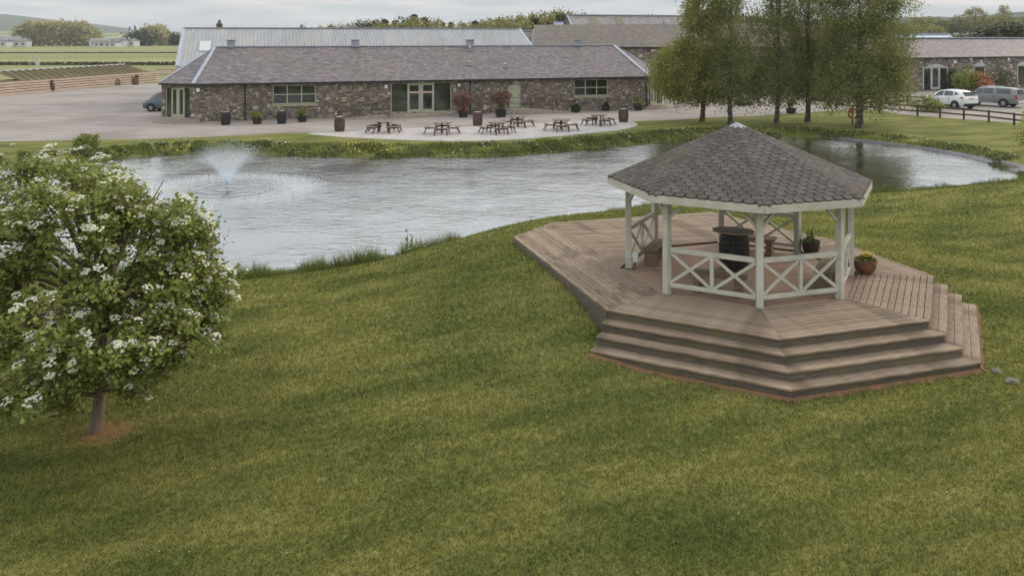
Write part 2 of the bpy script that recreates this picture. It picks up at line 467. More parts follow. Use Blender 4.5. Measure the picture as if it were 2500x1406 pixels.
def paint(name, col, rough=.28):
    m, nt, N, L, B = new_mat(name)
    B.inputs['Base Color'].default_value = (*col, 1); B.inputs['Roughness'].default_value = rough
    B.inputs['Coat Weight'].default_value = .5; B.inputs['Coat Roughness'].default_value = .08
    nz = N.new('ShaderNodeTexNoise'); nz.inputs['Scale'].default_value = 3
    r = ramp(N, [(.3, tuple(c * .88 for c in col)), (.7, col)])
    L.new(nz.outputs['Fac'], r.inputs['Fac']); L.new(r.outputs['Color'], B.inputs['Base Color'])
    return m
M['carwhite'] = paint('white_car_paint', (.72, .74, .76))
M['cargrey'] = paint('grey_car_paint', (.19, .195, .20))
M['carblue'] = paint('slate_blue_car_paint', (.09, .12, .15))
def glassm(name, col, rough=.06):
    m, nt, N, L, B = new_mat(name)
    tc = N.new('ShaderNodeNewGeometry')
    nz = N.new('ShaderNodeTexNoise'); nz.inputs['Scale'].default_value = .9; nz.inputs['Detail'].default_value = 2
    L.new(tc.outputs['Position'], nz.inputs['Vector'])
    r = ramp(N, [(.35, tuple(c * .5 for c in col)), (.7, tuple(c * 1.5 for c in col))])
    L.new(nz.outputs['Fac'], r.inputs['Fac']); L.new(r.outputs['Color'], B.inputs['Base Color'])
    B.inputs['Roughness'].default_value = rough; B.inputs['Specular IOR Level'].default_value = .9
    bp = N.new('ShaderNodeBump'); bp.inputs['Strength'].default_value = .05; bp.inputs['Distance'].default_value = .05
    L.new(nz.outputs['Fac'], bp.inputs['Height']); L.new(bp.outputs[0], B.inputs['Normal'])
    return m
M['glass'] = glassm('dark_window_glass', (.03, .034, .026))
M['carglass'] = glassm('car_glass', (.03, .035, .04), .04)

M['leaf_rowan'] = leafmat('whitebeam_leaves', lin(94, 108, 48), lin(166, 170, 94), trans=.42, cs=1.6, vary=.3)
M['leaf_birch'] = leafmat('birch_leaves', lin(102, 108, 62), lin(158, 158, 98), trans=.5, cs=.9)
M['leaf_birch_light'] = leafmat('lime_leaves', lin(112, 116, 58), lin(164, 160, 90), trans=.48, cs=.9)
M['leaf_wood'] = leafmat('wood_leaves', lin(108, 110, 64), lin(164, 158, 102), trans=.3, cs=.25)
M['leaf_dark'] = leafmat('dark_leaves', lin(54, 62, 40), lin(86, 92, 58), trans=.2, cs=.5)
M['leaf_conifer'] = leafmat('conifer_needles', lin(52, 58, 38), lin(92, 94, 60), trans=.15, cs=.6)
M['leaf_poplar'] = leafmat('poplar_leaves', lin(158, 150, 108), lin(190, 180, 136), trans=.3, cs=.12)
M['leaf_red'] = leafmat('red_leaves', lin(108, 84, 70), lin(134, 104, 90), trans=.3)
M['leaf_orange'] = leafmat('orange_leaves', lin(160, 108, 80), lin(184, 134, 104), trans=.3)
M['leaf_shrub'] = leafmat('shrub_leaves', lin(84, 100, 44), lin(150, 156, 74), trans=.3, cs=2)
M['bank'] = leafmat('bank_grass_blades', lin(62, 80, 32), lin(136, 142, 72), trans=.35, cs=.55, vary=.3)
M['fl_white'] = leafmat('white_florets', (.62, .61, .48), (.78, .76, .62), trans=.25, vary=.1)
M['fl_yellow'] = leafmat('yellow_petals', (.55, .38, .03), (.62, .50, .08), trans=.2, vary=.15)

# ------------------------------------------------------------------ land shape
WZ = -0.2                      # pond level
pond_px = [(-300, 470), (0, 412), (130, 402), (230, 394), (320, 383), (450, 375), (620, 376), (800, 381), (1000, 382), (1180, 380), (1330, 373), (1460, 360),
           (1600, 348), (1720, 338), (1830, 333), (1950, 334), (2050, 340), (2130, 348), (2220, 359), (2310, 374), (2400, 396), (2465, 418), (2505, 434),
           (2470, 443), (2390, 451), (2290, 459), (2200, 466), (2120, 472), (1980, 480), (1800, 488), (1600, 499), (1490, 519), (1400, 541), (1300, 562),
           (1210, 580), (1120, 596), (1030, 616), (940, 634), (860, 648), (760, 660), (650, 672), (540, 684), (400, 694), (240, 690), (60, 672), (-200, 620), (-420, 560)]
ctrl = [P(x, y, WZ) for x, y in pond_px]
def catmull(pts, k=4):
    out = []
    n = len(pts)
    for i in range(n):
        p0, p1, p2, p3 = pts[i - 1], pts[i], pts[(i + 1) % n], pts[(i + 2) % n]
        for j in range(k):
            t = j / k
            out.append(0.5 * ((2 * p1) + (p2 - p0) * t + (2 * p0 - 5 * p1 + 4 * p2 - p3) * t * t + (3 * p1 - p0 - 3 * p2 + p3) * t ** 3))
    return out
pond = catmull(ctrl)
PA = np.array([(p.x, p.y) for p in pond])
def sdist(x, y):
    """distance to the pond's edge: positive on land, negative over the water"""
    x = np.asarray(x, float).ravel(); y = np.asarray(y, float).ravel()
    best = np.full(x.shape, 1e9); ins = np.zeros(x.shape, bool)
    n = len(PA)
    for i in range(n):
        ax, ay = PA[i]; bx, by = PA[(i + 1) % n]
        ex, ey = bx - ax, by - ay
        t = np.clip(((x - ax) * ex + (y - ay) * ey) / (ex * ex + ey * ey + 1e-12), 0, 1)
        d = (x - ax - ex * t) ** 2 + (y - ay - ey * t) ** 2
        best = np.minimum(best, d)
        c = (ay > y) != (by > y)
        if ay != by:
            ins ^= c & (x < (bx - ax) * (y - ay) / (by - ay) + ax)
    d = np.sqrt(best)
    return np.where(ins, -d, d)
def dry(x, y):
    """height of the land were there no pond"""
    base = 0.15 * sstep(34, 44, y)
    wx = 1 - sstep(1.6, 4.5, x)
    y0_, y1_ = 17.2 - 2.0 * wx, 24.0 - 3.2 * wx
    knoll = 0.60 * (lambda t: t * t * (3 - 2 * t))(np.clip((y - y0_) / (y1_ - y0_), 0, 1)) * (1 - sstep(26.5, 33, y)) * (1 - sstep(8.5, 15, x)) * sstep(-7, 1.5, x)
    roll = 0.03 * np.sin(x * .31 + 1.2) * np.sin(y * .27) * (1 - sstep(30, 38, y))
    right = 7.0 * sstep(180, 420, y) * sstep(90, 190, x) * (1 - sstep(500, 900, y))
    return base + knoll + roll + right
def hgt(x, y):
    x = np.asarray(x, float); y = np.asarray(y, float)
    sh = x.shape
    d = np.full(x.size, 99.0); xf, yf = x.ravel(), y.ravel()
    near = (yf > 15) & (yf < 62) & (xf > -45) & (xf < 45)
    if near.any(): d[near] = sdist(xf[near], yf[near])
    h = dry(xf, yf)
    k = sstep(-0.1, 1.7, d)
    land = WZ + .015 + (h - WZ - .015) * k
    bed = WZ - 1.0 * sstep(0, 2.5, -d)
    return np.where(d > -0.1, land, bed).reshape(sh)
def hz(x, y): return float(hgt(np.array([x]), np.array([y]))[0])

gx = np.concatenate([-np.geomspace(32, 3400, 34)[::-1], np.arange(-31.5, 31.6, .35), np.geomspace(32, 3400, 34)])
gy = np.concatenate([[-40, -15, 0], np.arange(5, 58, .35), np.geomspace(58.5, 4200, 60)])
GX, GY = np.meshgrid(gx, gy)
GZ = hgt(GX, GY)
nxg, nyg = len(gx), len(gy)
me = bpy.data.meshes.new('ground')
idx = np.arange(nxg * nyg).reshape(nyg, nxg)
quads = np.stack([idx[:-1, :-1], idx[:-1, 1:], idx[1:, 1:], idx[1:, :-1]], -1).reshape(-1, 4)
me.from_pydata(np.stack([GX, GY, GZ], -1).reshape(-1, 3).tolist(), [], quads.tolist())
me.polygons.foreach_set('use_smooth', [True] * len(me.polygons))
# soil showing round the trunk, along the foot of the steps and above the liner
soil = np.zeros(nxg * nyg)
xf, yf = GX.ravel(), GY.ravel()
soil = np.maximum(soil, .8 * (1 - sstep(.2, .75, np.hypot(xf + 6.85, (yf - 13.75) * 1.2))))
ca = me.color_attributes.new('soil', 'FLOAT_COLOR', 'POINT')
ca.data.foreach_set('color', np.stack([soil] * 3 + [np.ones_like(soil)], -1).ravel())
m, nt, N, L, B = new_mat('turf')
g, lc = lawn_nodes(N, L)
sx = N.new('ShaderNodeSeparateXYZ'); L.new(g.outputs['Position'], sx.inputs[0])
fz = N.new('ShaderNodeTexNoise'); fz.inputs['Scale'].default_value = .012; fz.inputs['Detail'].default_value = 6
fmp = N.new('ShaderNodeMapping'); fmp.inputs['Scale'].default_value = (.5, 2.6, 1); L.new(g.outputs['Position'], fmp.inputs['Vector']); L.new(fmp.outputs[0], fz.inputs['Vector'])
fr_ = ramp(N, [(.3, lin(118, 120, 78)), (.5, lin(134, 134, 92)), (.7, lin(150, 146, 104))]); L.new(fz.outputs['Fac'], fr_.inputs['Fac'])
fm = N.new('ShaderNodeMapRange'); fm.inputs['From Min'].default_value = 100; fm.inputs['From Max'].default_value = 122; L.new(sx.outputs['Y'], fm.inputs['Value'])
mx = N.new('ShaderNodeMix'); mx.data_type = 'RGBA'; L.new(fm.outputs[0], mx.inputs['Factor']); L.new(lc, mx.inputs['A']); L.new(fr_.outputs['Color'], mx.inputs['B'])
# mown stripes on the far lawn at the right
at = N.new('ShaderNodeAttribute'); at.attribute_name = 'soil'
mx2 = N.new('ShaderNodeMix'); mx2.data_type = 'RGBA'; mx2.inputs['B'].default_value = (*lin(138, 92, 66), 1)
L.new(at.outputs['Fac'], mx2.inputs['Factor']); L.new(mx.outputs['Result'], mx2.inputs['A'])
L.new(mx2.outputs['Result'], B.inputs['Base Color']); B.inputs['Roughness'].default_value = .95; B.inputs['Specular IOR Level'].default_value = .1
bz = N.new('ShaderNodeTexNoise'); bz.inputs['Scale'].default_value = 26; bz.inputs['Detail'].default_value = 4; L.new(g.outputs['Position'], bz.inputs['Vector'])
bp = N.new('ShaderNodeBump'); bp.inputs['Strength'].default_value = .7; bp.inputs['Distance'].default_value = .05; L.new(bz.outputs['Fac'], bp.inputs['Height']); L.new(bp.outputs[0], B.inputs['Normal'])
me.materials.append(m)
o = bpy.data.objects.new('ground', me); COL.objects.link(o); tag(o, 'mown green lawn and open fields beyond', kind='structure')

# ------------------------------------------------------------------ water
FX, FY = P(555, 461, WZ).x, P(555, 461, WZ).y
m, nt, N, L, B = new_mat('pond_water')
B.inputs['Base Color'].default_value = (.042, .040, .032, 1); B.inputs['Roughness'].default_value = .04; B.inputs['IOR'].default_value = 1.33
g = N.new('ShaderNodeNewGeometry')
mp = N.new('ShaderNodeMapping'); mp.inputs['Scale'].default_value = (.85, 1.5, 1); mp.inputs['Rotation'].default_value = (0, 0, .25); L.new(g.outputs['Position'], mp.inputs['Vector'])
n1 = N.new('ShaderNodeTexNoise'); n1.inputs['Scale'].default_value = 2.4; n1.inputs['Detail'].default_value = 4; n1.inputs['Roughness'].default_value = .55; n1.inputs['Distortion'].default_value = .6; L.new(mp.outputs[0], n1.inputs['Vector'])
n2 = N.new('ShaderNodeTexNoise'); n2.inputs['Scale'].default_value = .3; n2.inputs['Detail'].default_value = 2; L.new(g.outputs['Position'], n2.inputs['Vector'])
# fountain rings
vs = N.new('ShaderNodeVectorMath'); vs.operation = 'DISTANCE'; vs.inputs[1].default_value = (FX, FY, WZ); L.new(g.outputs['Position'], vs.inputs[0])
sn = N.new('ShaderNodeMath'); sn.operation = 'MULTIPLY'; sn.inputs[1].default_value = 9.0; L.new(vs.outputs['Value'], sn.inputs[0])
si = N.new('ShaderNodeMath'); si.operation = 'SINE'; L.new(sn.outputs[0], si.inputs[0])
fo = N.new('ShaderNodeMapRange'); fo.inputs['From Min'].default_value = 2.0; fo.inputs['From Max'].default_value = 6.0; fo.inputs['To Min'].default_value = .18; fo.inputs['To Max'].default_value = 0; L.new(vs.outputs['Value'], fo.inputs['Value'])
sm = N.new('ShaderNodeMath'); sm.operation = 'MULTIPLY'; L.new(si.outputs[0], sm.inputs[0]); L.new(fo.outputs[0], sm.inputs[1])
am = N.new('ShaderNodeMapRange'); am.inputs['From Min'].default_value = .35; am.inputs['From Max'].default_value = .65; am.inputs['To Min'].default_value = .35; am.inputs['To Max'].default_value = 1.5; L.new(n2.outputs['Fac'], am.inputs['Value'])
wm = N.new('ShaderNodeMath'); wm.operation = 'MULTIPLY_ADD'; L.new(n1.outputs['Fac'], wm.inputs[0]); L.new(am.outputs[0], wm.inputs[1]); L.new(sm.outputs[0], wm.inputs[2])
# fine chop where the spray falls back
n3 = N.new('ShaderNodeTexNoise'); n3.inputs['Scale'].default_value = 9; n3.inputs['Detail'].default_value = 2; L.new(g.outputs['Position'], n3.inputs['Vector'])
fd = N.new('ShaderNodeMapRange'); fd.inputs['From Min'].default_value = 3.6; fd.inputs['From Max'].default_value = 4.6; fd.inputs['To Min'].default_value = .5; fd.inputs['To Max'].default_value = .05; L.new(vs.outputs['Value'], fd.inputs['Value'])
w3 = N.new('ShaderNodeMath'); w3.operation = 'MULTIPLY_ADD'; L.new(n3.outputs['Fac'], w3.inputs[0]); L.new(fd.outputs[0], w3.inputs[1]); L.new(wm.outputs[0], w3.inputs[2])
bp = N.new('ShaderNodeBump'); bp.inputs['Strength'].default_value = 1.0; bp.inputs['Distance'].default_value = .026; L.new(w3.outputs[0], bp.inputs['Height']); L.new(bp.outputs[0], B.inputs['Normal'])
gl_ = N.new('ShaderNodeBsdfGlossy'); gl_.inputs['Color'].default_value = (.93, .93, .93, 1); gl_.inputs['Roughness'].default_value = .03
L.new(bp.outputs[0], gl_.inputs['Normal'])
lw = N.new('ShaderNodeLayerWeight'); lw.inputs['Blend'].default_value = .5
fq = N.new('ShaderNodeMapRange'); fq.inputs['From Min'].default_value = .3; fq.inputs['From Max'].default_value = .93; fq.inputs['To Min'].default_value = .12; fq.inputs['To Max'].default_value = .68
L.new(lw.outputs['Facing'], fq.inputs['Value'])
wx_ = N.new('ShaderNodeMixShader'); L.new(fq.outputs[0], wx_.inputs['Fac']); L.new(B.outputs[0], wx_.inputs[1]); L.new(gl_.outputs[0], wx_.inputs[2])
L.new(wx_.outputs[0], N['Material Output'].inputs['Surface'])
M['water'] = m
mb = MB()
cx_, cy_ = PA[:, 0].mean(), PA[:, 1].mean()
out = []
n = len(PA)
for i in range(n):
    t = PA[(i + 1) % n] - PA[i - 1]; t = t / (np.linalg.norm(t) + 1e-9)
    # the list runs clockwise or not; push outwards by testing
    q = PA[i] + .45 * np.array([t[1], -t[0]])
    q2 = PA[i] - .45 * np.array([t[1], -t[0]])
    out.append((q, q2))
s1 = sdist([a[0] for a, b in out], [a[1] for a, b in out])
ring = [tuple(a) if s1[i] > 0 else tuple(b) for i, (a, b) in enumerate(out)]
PA_in = PA
mb.add([(x, y, WZ) for x, y in ring], [tuple(range(n))])
ov = mb.build('pond_water', M['water'], label='rippled pond water reflecting the pale sky', kind='structure')

# ------------------------------------------------------------------ driveway and patio
def smooth_line(pts, k=4):
    out = []
    n = len(pts)
    for i in range(n - 1):
        p0, p1, p2, p3 = pts[max(i - 1, 0)], pts[i], pts[i + 1], pts[min(i + 2, n - 1)]
        for j in range(k):
            t = j / k
            out.append(0.5 * ((2 * p1) + (p2 - p0) * t + (2 * p0 - 5 * p1 + 4 * p2 - p3) * t * t + (3 * p1 - p0 - 3 * p2 + p3) * t ** 3))
    out.append(pts[-1])
    return out
TZ = 0.15
nearline = [P(x, y, TZ) for x, y in [(-400, 352), (-150, 348), (60, 345), (300, 341), (475, 336), (600, 330), (700, 325), (765, 324), (1000, 318), (1250, 312), (1545, 297), (1650, 293), (1750, 287), (1850, 284), (1950, 277), (2040, 270), (2130, 268), (2200, 279), (2300, 288), (2400, 295), (2500, 302), (2700, 318), (2900, 334)]]
drive = smooth_line(nearline) + [Vector((90, 70, 0)), Vector((95, 112, 0)), Vector((-48, 112, 0)), Vector((-50.2, 112, 0)), Vector((-56.5, 88.5, 0)), Vector((-62, 68, 0))]
M['drive'] = mk('gravel_drive', lin(140, 130, 125), lin(158, 149, 144), scale=.7, rough=.95, bump=.25, bscale=30, coord='World', patch=(lin(120, 110, 103), .7), patch_scale=.16, stretch=(.5, 1.5, 1))
mb = MB().prism([(p.x, p.y) for p in drive], TZ - .2, TZ + .006)
mb.build('driveway', M['drive'], label='pale gravel drive and car park', kind='structure')
pat = [P(x, y, TZ) for x, y in [(752, 327), (820, 334), (950, 341), (1100, 345), (1240, 342), (1340, 335), (1440, 326), (1520, 317), (1556, 306), (1540, 297), (1500, 293), (1420, 296), (1300, 302), (1180, 307), (1040, 312), (900, 319), (800, 323)]]
pat = catmull(pat, 4)
M['patio'] = mk('patio_gravel', lin(160, 154, 152), lin(178, 172, 170), scale=1.2, rough=.9, bump=.2, bscale=40, coord='World', patch=(lin(170, 158, 150), .5), patch_scale=.5)
MB().prism([(p.x, p.y) for p in reversed(pat)], TZ - .1, TZ + .012).build('patio_paving', M['patio'], label='pale patio surface under the picnic tables', kind='structure')
# liner along the right-hand far edge
Mliner = MB()
seg = [i for i in range(n) if PA[i][1] > 36 and PA[i][0] > 15.5]
seg = [i for i in seg if (PA[i][0] / PA[i][1]) > .385 and sdist([PA[i][0]], [PA[i][1] - 2.0])[0] < .0 or (PA[i][0] / PA[i][1] > .56 and PA[i][1] > 40.4)]
vs_, fs_ = [], []
for j, i in enumerate(seg):
    t = PA[(i + 1) % n] - PA[i - 1]; t /= np.linalg.norm(t) + 1e-9
    nrm = np.array([-t[1], t[0]])
    if sdist([PA[i][0] + nrm[0]], [PA[i][1] + nrm[1]])[0] < 0: nrm = -nrm
    w = .25 + .75 * max(0, min(1, (PA[i][0] / PA[i][1] - .52) / .1))
    for k, dd in enumerate((-.15, .05, w * .5, w)):
        q = PA[i] + nrm * dd
        z = WZ - .03 if k == 0 else max(WZ + .03, hz(q[0], q[1]) + .05)
        vs_.append((q[0], q[1], z))
    if j and seg[j] == seg[j - 1] + 1:
        for k in range(3):
            fs_.append(((j - 1) * 4 + k, j * 4 + k, j * 4 + k + 1, (j - 1) * 4 + k + 1))
if fs_:
    Mliner.add(vs_, fs_).build('pond_liner', M['liner'], label='exposed grey liner edging the right end of the pond', kind='structure')
# ------------------------------------------------------------------ buildings: shared makers
def stones_for(A, Bp, z0, z1, openings, face, seed, hs=(.09, .27), ws=(.12, .42)):
    """rubble stones on the vertical face from A to Bp; face = outward normal; returns (verts, faces, area) per stone"""
    r = random.Random(seed)
    A = Vector((A[0], A[1], 0)); Bp = Vector((Bp[0], Bp[1], 0))
    d = (Bp - A); Ln = d.length; d.normalize()
    nf = Vector((face[0], face[1], 0)).normalized()
    out = []
    z = z0
    ph = r.random() * 9
    wav = lambda t, zz: .05 * math.sin(t * 1.7 + zz * 7 + ph) + .04 * math.sin(t * 4.3 + zz * 9) + .025 * math.sin(t * 9.1 + zz * 17)
    while z < z1 - .05:
        h = min(r.uniform(*hs), z1 - z)
        if z1 - z - h < .08: h = z1 - z
        free = [(0, Ln)]
        for (ta, tb, za, zb) in openings:
            if min(z + h, zb) - max(z, za) > .35 * h:
                nfree = []
                for a, b in free:
                    if tb <= a or ta >= b: nfree.append((a, b))
                    else:
                        if ta > a: nfree.append((a, ta))
                        if tb < b: nfree.append((tb, b))
                free = nfree
        for a, b in free:
            t = a
            while t < b - .03:
                w = r.uniform(*ws) * (1.0 if h > .17 else .8)
                if b - (t + w) < .12: w = b - t
                sub = [(z, h)]
                if h > .22 and r.random() < .4:
                    k = r.uniform(.4, .6); sub = [(z, h * k), (z + h * k, h * (1 - k))]
                for zz, hh in sub:
                    g = .012
                    edge_l, edge_r = t <= a + .001, t + w >= b - .001
                    wv = lambda tt, zc: 0 if (zc <= z0 + .001 or zc >= z1 - .001) else wav(tt, zc)
                    q = [(t + g, zz + g + wv(t, zz)), (t + w - g, zz + g + wv(t + w, zz)), (t + w - g, zz + hh - g + wv(t + w, zz + hh)), (t + g, zz + hh - g + wv(t, zz + hh))]
                    jt = lambda: r.uniform(-.03, .03)
                    q = [(x + (jt() if not ((i in (0, 3) and edge_l) or (i in (1, 2) and edge_r)) else 0), y + jt() * .8) for i, (x, y) in enumerate(q)]
                    cxx = sum(x for x, y in q) / 4; cyy = sum(y for x, y in q) / 4
                    pr = r.uniform(.02, .065)
                    ins = .8
                    base = [A + d * x + nf * .0 + Vector((0, 0, y)) for x, y in q]
                    top = [A + d * (cxx + (x - cxx) * ins + r.uniform(-.008, .008)) + nf * (pr + r.uniform(-.01, .01)) + Vector((0, 0, cyy + (y - cyy) * ins)) for x, y in q]
                    out.append((base + top, [(4, 5, 6, 7), (0, 1, 5, 4), (1, 2, 6, 5), (2, 3, 7, 6), (3, 0, 4, 7)], w * hh))
                t += w
        z += h
    return out

def put_pieces(pieces, name, mat, parent, keep=300, stuffname=None, key=None):
    """largest pieces as objects of their own, the rest joined as one part"""
    pieces = sorted(pieces, key=key or (lambda s: -s[2]))
    for vs, fs, a in pieces[:keep]:
        c = sum(vs, Vector((0, 0, 0))) / len(vs)
        b = MB(); b.add(vs, fs)
        b.build(name, mat, parent, loc=c)
    rest = pieces[keep:]
    if rest:
        b = MB()
        for vs, fs, a in rest: b.add(vs, fs)
        b.build(stuffname or name + '_rows', mat, parent, kind='stuff')

def wall_core(A, Bp, z0, z1, openings, face, th, mb):
    """solid wall behind the stones, left open where the openings are"""
    A = Vector((A[0], A[1], 0)); Bp = Vector((Bp[0], Bp[1], 0))
    d = (Bp - A); Ln = d.length; d.normalize()
    nf = Vector((face[0], face[1], 0)).normalized()
    cuts = sorted({0, Ln} | {min(max(o[0], 0), Ln) for o in openings} | {min(max(o[1], 0), Ln) for o in openings})
    for a, b in zip(cuts[:-1], cuts[1:]):
        if b - a < .01: continue
        m_ = (a + b) / 2
        zs = [(z0, z1)]
        for (ta, tb, za, zb) in openings:
            if ta < m_ < tb:
                zs = [(z0, za), (zb, z1)]
        for za, zb in zs:
            if zb - za < .01: continue
            p0, p1 = A + d * a, A + d * b
            poly = [p0, p1, p1 - nf * th, p0 - nf * th]
            mb.prism([(p.x, p.y) for p in poly] if area2([(p.x, p.y) for p in poly]) > 0 else [(p.x, p.y) for p in reversed(poly)], za, zb)

def tiles_on(poly3, course, tw, th, shape='rect', seed=1, jit=.0):
    """tiles laid on a planar roof slope whose first edge is the eave; returns pieces"""
    r = random.Random(seed)
    o = Vector(poly3[0]); ex = (Vector(poly3[1]) - o).normalized()
    nm = ex.cross(Vector(poly3[2]) - o).normalized()
    if nm.z < 0: nm = -nm
    ey = nm.cross(ex).normalized()
    if ey.z < 0: ey = -ey
    pl = [((Vector(p) - o).dot(ex), (Vector(p) - o).dot(ey)) for p in poly3]
    if area2(pl) < 0: pl = pl[::-1]
    smin, smax = min(p[0] for p in pl), max(p[0] for p in pl)
    rmax = max(p[1] for p in pl)
    out = []
    k = 0
    y = 0.0
    while y < rmax - .02:
        s = smin - tw * (.5 if k % 2 else 0) - (r.random() * tw * .3 if jit else 0)
        while s < smax:
            w = tw * (1 + (r.uniform(-jit, jit) if jit else 0))
            g = .012 if shape == 'hex' else .008
            if shape == 'hex':
                q = [(s + .24 * tw, y), (s + .76 * tw, y), (s + w - g, y + course * .62), (s + w - g, y + course * 1.5), (s + g, y + course * 1.5), (s + g, y + course * .62)]
            else:
                dy = r.uniform(-.012, .012)
                q = [(s + g, y + dy), (s + w - g, y + dy), (s + w - g, y + course * 1.25), (s + g, y + course * 1.25)]
            q = clip_convex(q, pl)
            if len(q) >= 3 and abs(area2(q)) > .15 * course * tw * .3:
                lift = th * r.uniform(1.6, 2.4)
                up = [o + ex * a + ey * b + nm * (lift - (lift - th * .3) * min(1, (b - y) / (course * 1.25)) + .004) for a, b in q]
                dn = [o + ex * a + ey * b - nm * .002 for a, b in q]
                m_ = len(q)
                fs = [tuple(range(m_))] + [(i, m_ + i, m_ + (i + 1) % m_, (i + 1) % m_) for i in range(m_)]
                out.append((up + dn, fs, abs(area2(q))))
            s += w
        y += course
        k += 1
    return out

def line_in(o3, d, s): return o3 + d * s

# ------------------------------------------------------------------ the long stone hall beyond the pond
O = P(475, 300, TZ); O.z = TZ
R0 = P(1580, 267, TZ)
U = (R0 - O); LEN = U.length; U.normalize(); U.z = 0
V = Vector((-U.y, U.x, 0))
def H(t, v, z): return Vector((O.x, O.y, 0)) + U * t + V * v + Vector((0, 0, z))
EZ, RZ_ = 3.06, 5.75
RV = 4.3
hall = empty('stone_hall', H(LEN / 2, 4, TZ), 'long single storey stone hall with hipped slate roof facing the pond', 'building')
ZB = TZ - .1
win1 = (5.62, 8.88, 1.36, 2.86); doorw = (14.75, 19.75, .42, 2.86); door2 = (24.7, 25.75, .62, 2.62); win2 = (LEN - 6.95, LEN - 3.75, 1.44, 2.90)
ops = [win1, doorw, door2, win2]
core = MB()
LB = H(-2.44, 1.85, 0); RB = H(LEN + 2.44, 1.85, 0)
A0, A1 = H(0, 0, 0), H(LEN, 0, 0)
def nrm2(a, b):
    d = (b - a).normalized(); return Vector((d.y, -d.x, 0))
wall_core(A0, A1, ZB, EZ - .02, ops, -V, .45, core)
bay_l = (.30, 2.62, .50, 2.80)
blen = (A0 - LB).length
wall_core(LB, A0, ZB, EZ - .02, [bay_l], nrm2(LB, A0), .4, core)
wall_core(A1, RB, ZB, EZ - .02, [bay_l], nrm2(A1, RB), .4, core)
back = [H(-2.44, 8, 0), H(LEN + 2.44, 8, 0)]
wall_core(back[0], LB, ZB, EZ - .02, [], nrm2(back[0], LB), .4, core)
wall_core(RB, back[1], ZB, EZ - .02, [], nrm2(RB, back[1]), .4, core)
core.build('wall', M['mortar'], hall)
st = []
st += stones_for(A0, A1, ZB, EZ - .05, ops, -V, 3)
st += stones_for(LB, A0, ZB, EZ - .05, [bay_l], nrm2(LB, A0), 4)
st += stones_for(A1, RB, ZB, EZ - .05, [bay_l], nrm2(A1, RB), 5)
st += stones_for(back[0], LB, ZB, EZ - .05, [], nrm2(back[0], LB), 6)
put_pieces(st, 'stone', M['stone'], hall, 300, 'rubble_stones')

def hbox(mb, t0, t1, v0, v1, z0, z1):
    q = [H(t0, v0, 0), H(t1, v0, 0), H(t1, v1, 0), H(t0, v1, 0)]
    mb.prism([(p.x, p.y) for p in q], z0, z1)

def window(rect, cols, rows, parent, frame='sage', sill=True):
    t0, t1, z0, z1 = rect
    fr = MB(); w = .09
    hbox(fr, t0, t1, .10, .17, z0, z0 + w); hbox(fr, t0, t1, .10, .17, z1 - w, z1)
    hbox(fr, t0, t0 + w, .10, .17, z0 + w, z1 - w); hbox(fr, t1 - w, t1, .10, .17, z0 + w, z1 - w)
    fo = fr.build('window', M[frame], parent)
    bars = MB()
    for i in range(1, cols):
        tx = t0 + (t1 - t0) * i / cols; hbox(bars, tx - .04, tx + .04, .105, .165, z0 + w, z1 - w)
    for j in range(1, rows):
        zz = z0 + (z1 - z0) * j / rows; hbox(bars, t0 + w, t1 - w, .11, .16, zz - .035, zz + .035)
    bars.build('glazing_bar', M[frame], fo)
    for i in range(cols):
        for j in range(rows):
            a = t0 + (t1 - t0) * i / cols + .03; b = t0 + (t1 - t0) * (i + 1) / cols - .03
            c = z0 + (z1 - z0) * j / rows + .03; d = z0 + (z1 - z0) * (j + 1) / rows - .03
            pn = MB(); hbox(pn, a, b, .14, .155, c, d); pn.build('pane', M['glass'], fo)
    if sill:
        s = MB(); hbox(s, t0 - .12, t1 + .12, -.07, .12, z0 - .16, z0); s.build('sill', M['dressed'], fo)
        s = MB(); hbox(s, t0 - .02, t1 + .02, .05, .28, z1, z1 + .08); s.build('lintel', M['gutter'], fo)
window(win1, 3, 2, hall); window(win2, 3, 2, hall)
# near-black panels behind the glass, their colour standing in for unlit rooms
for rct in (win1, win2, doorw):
    rm = MB(); hbox(rm, rct[0] - .1, rct[1] + .1, .46, .5, rct[2] - .1, rct[3] + .1); rm.build('dark_room_panel', M['gutter'], hall)
# main glazed entrance
t0, t1, z0, z1 = doorw
d0, d1 = 16.1, 18.3
fr = MB()
for a, b in ((t0, t0 + .08), (t1 - .08, t1)): hbox(fr, a, b, .08, .2, z0, z1)
hbox(fr, t0 + .08, t1 - .08, .08, .2, z1 - .07, z1); hbox(fr, t0 + .08, d0, .08, .2, z0, z0 + .1); hbox(fr, d1, t1 - .08, .08, .2, z0, z0 + .1)
ent = fr.build('entrance_frame', M['sage'], hall)
for a, b in ((t0 + .08, d0 - .0), (d1, t1 - .08)):
    pn = MB(); hbox(pn, a, b, .14, .16, z0 + .1, z1 - .07); pn.build('pane', M['glass'], ent)
dm = (d0 + d1) / 2
for a, b in ((d0, dm - .01), (dm + .01, d1)):
    dd = MB(); w = .17
    hbox(dd, a, a + w, .05, .13, z0, z1 - .08); hbox(dd, b - w, b, .05, .13, z0, z1 - .08)
    hbox(dd, a + w, b - w, .05, .13, z0, z0 + .26); hbox(dd, a + w, b - w, .05, .13, z1 - .22, z1 - .08)
    dr = dd.build('door', M['wframe'] if False else M['sage'], hall)
    rl = MB(); hbox(rl, a + w, b - w, .04, .10, z1 - .86, z1 - .72); rl.build('push_rail', M['pinkrail'], dr)
    pn = MB(); hbox(pn, a + w, b - w, .09, .11, z0 + .26, z1 - .22); pn.build('pane', M['glass'], dr)
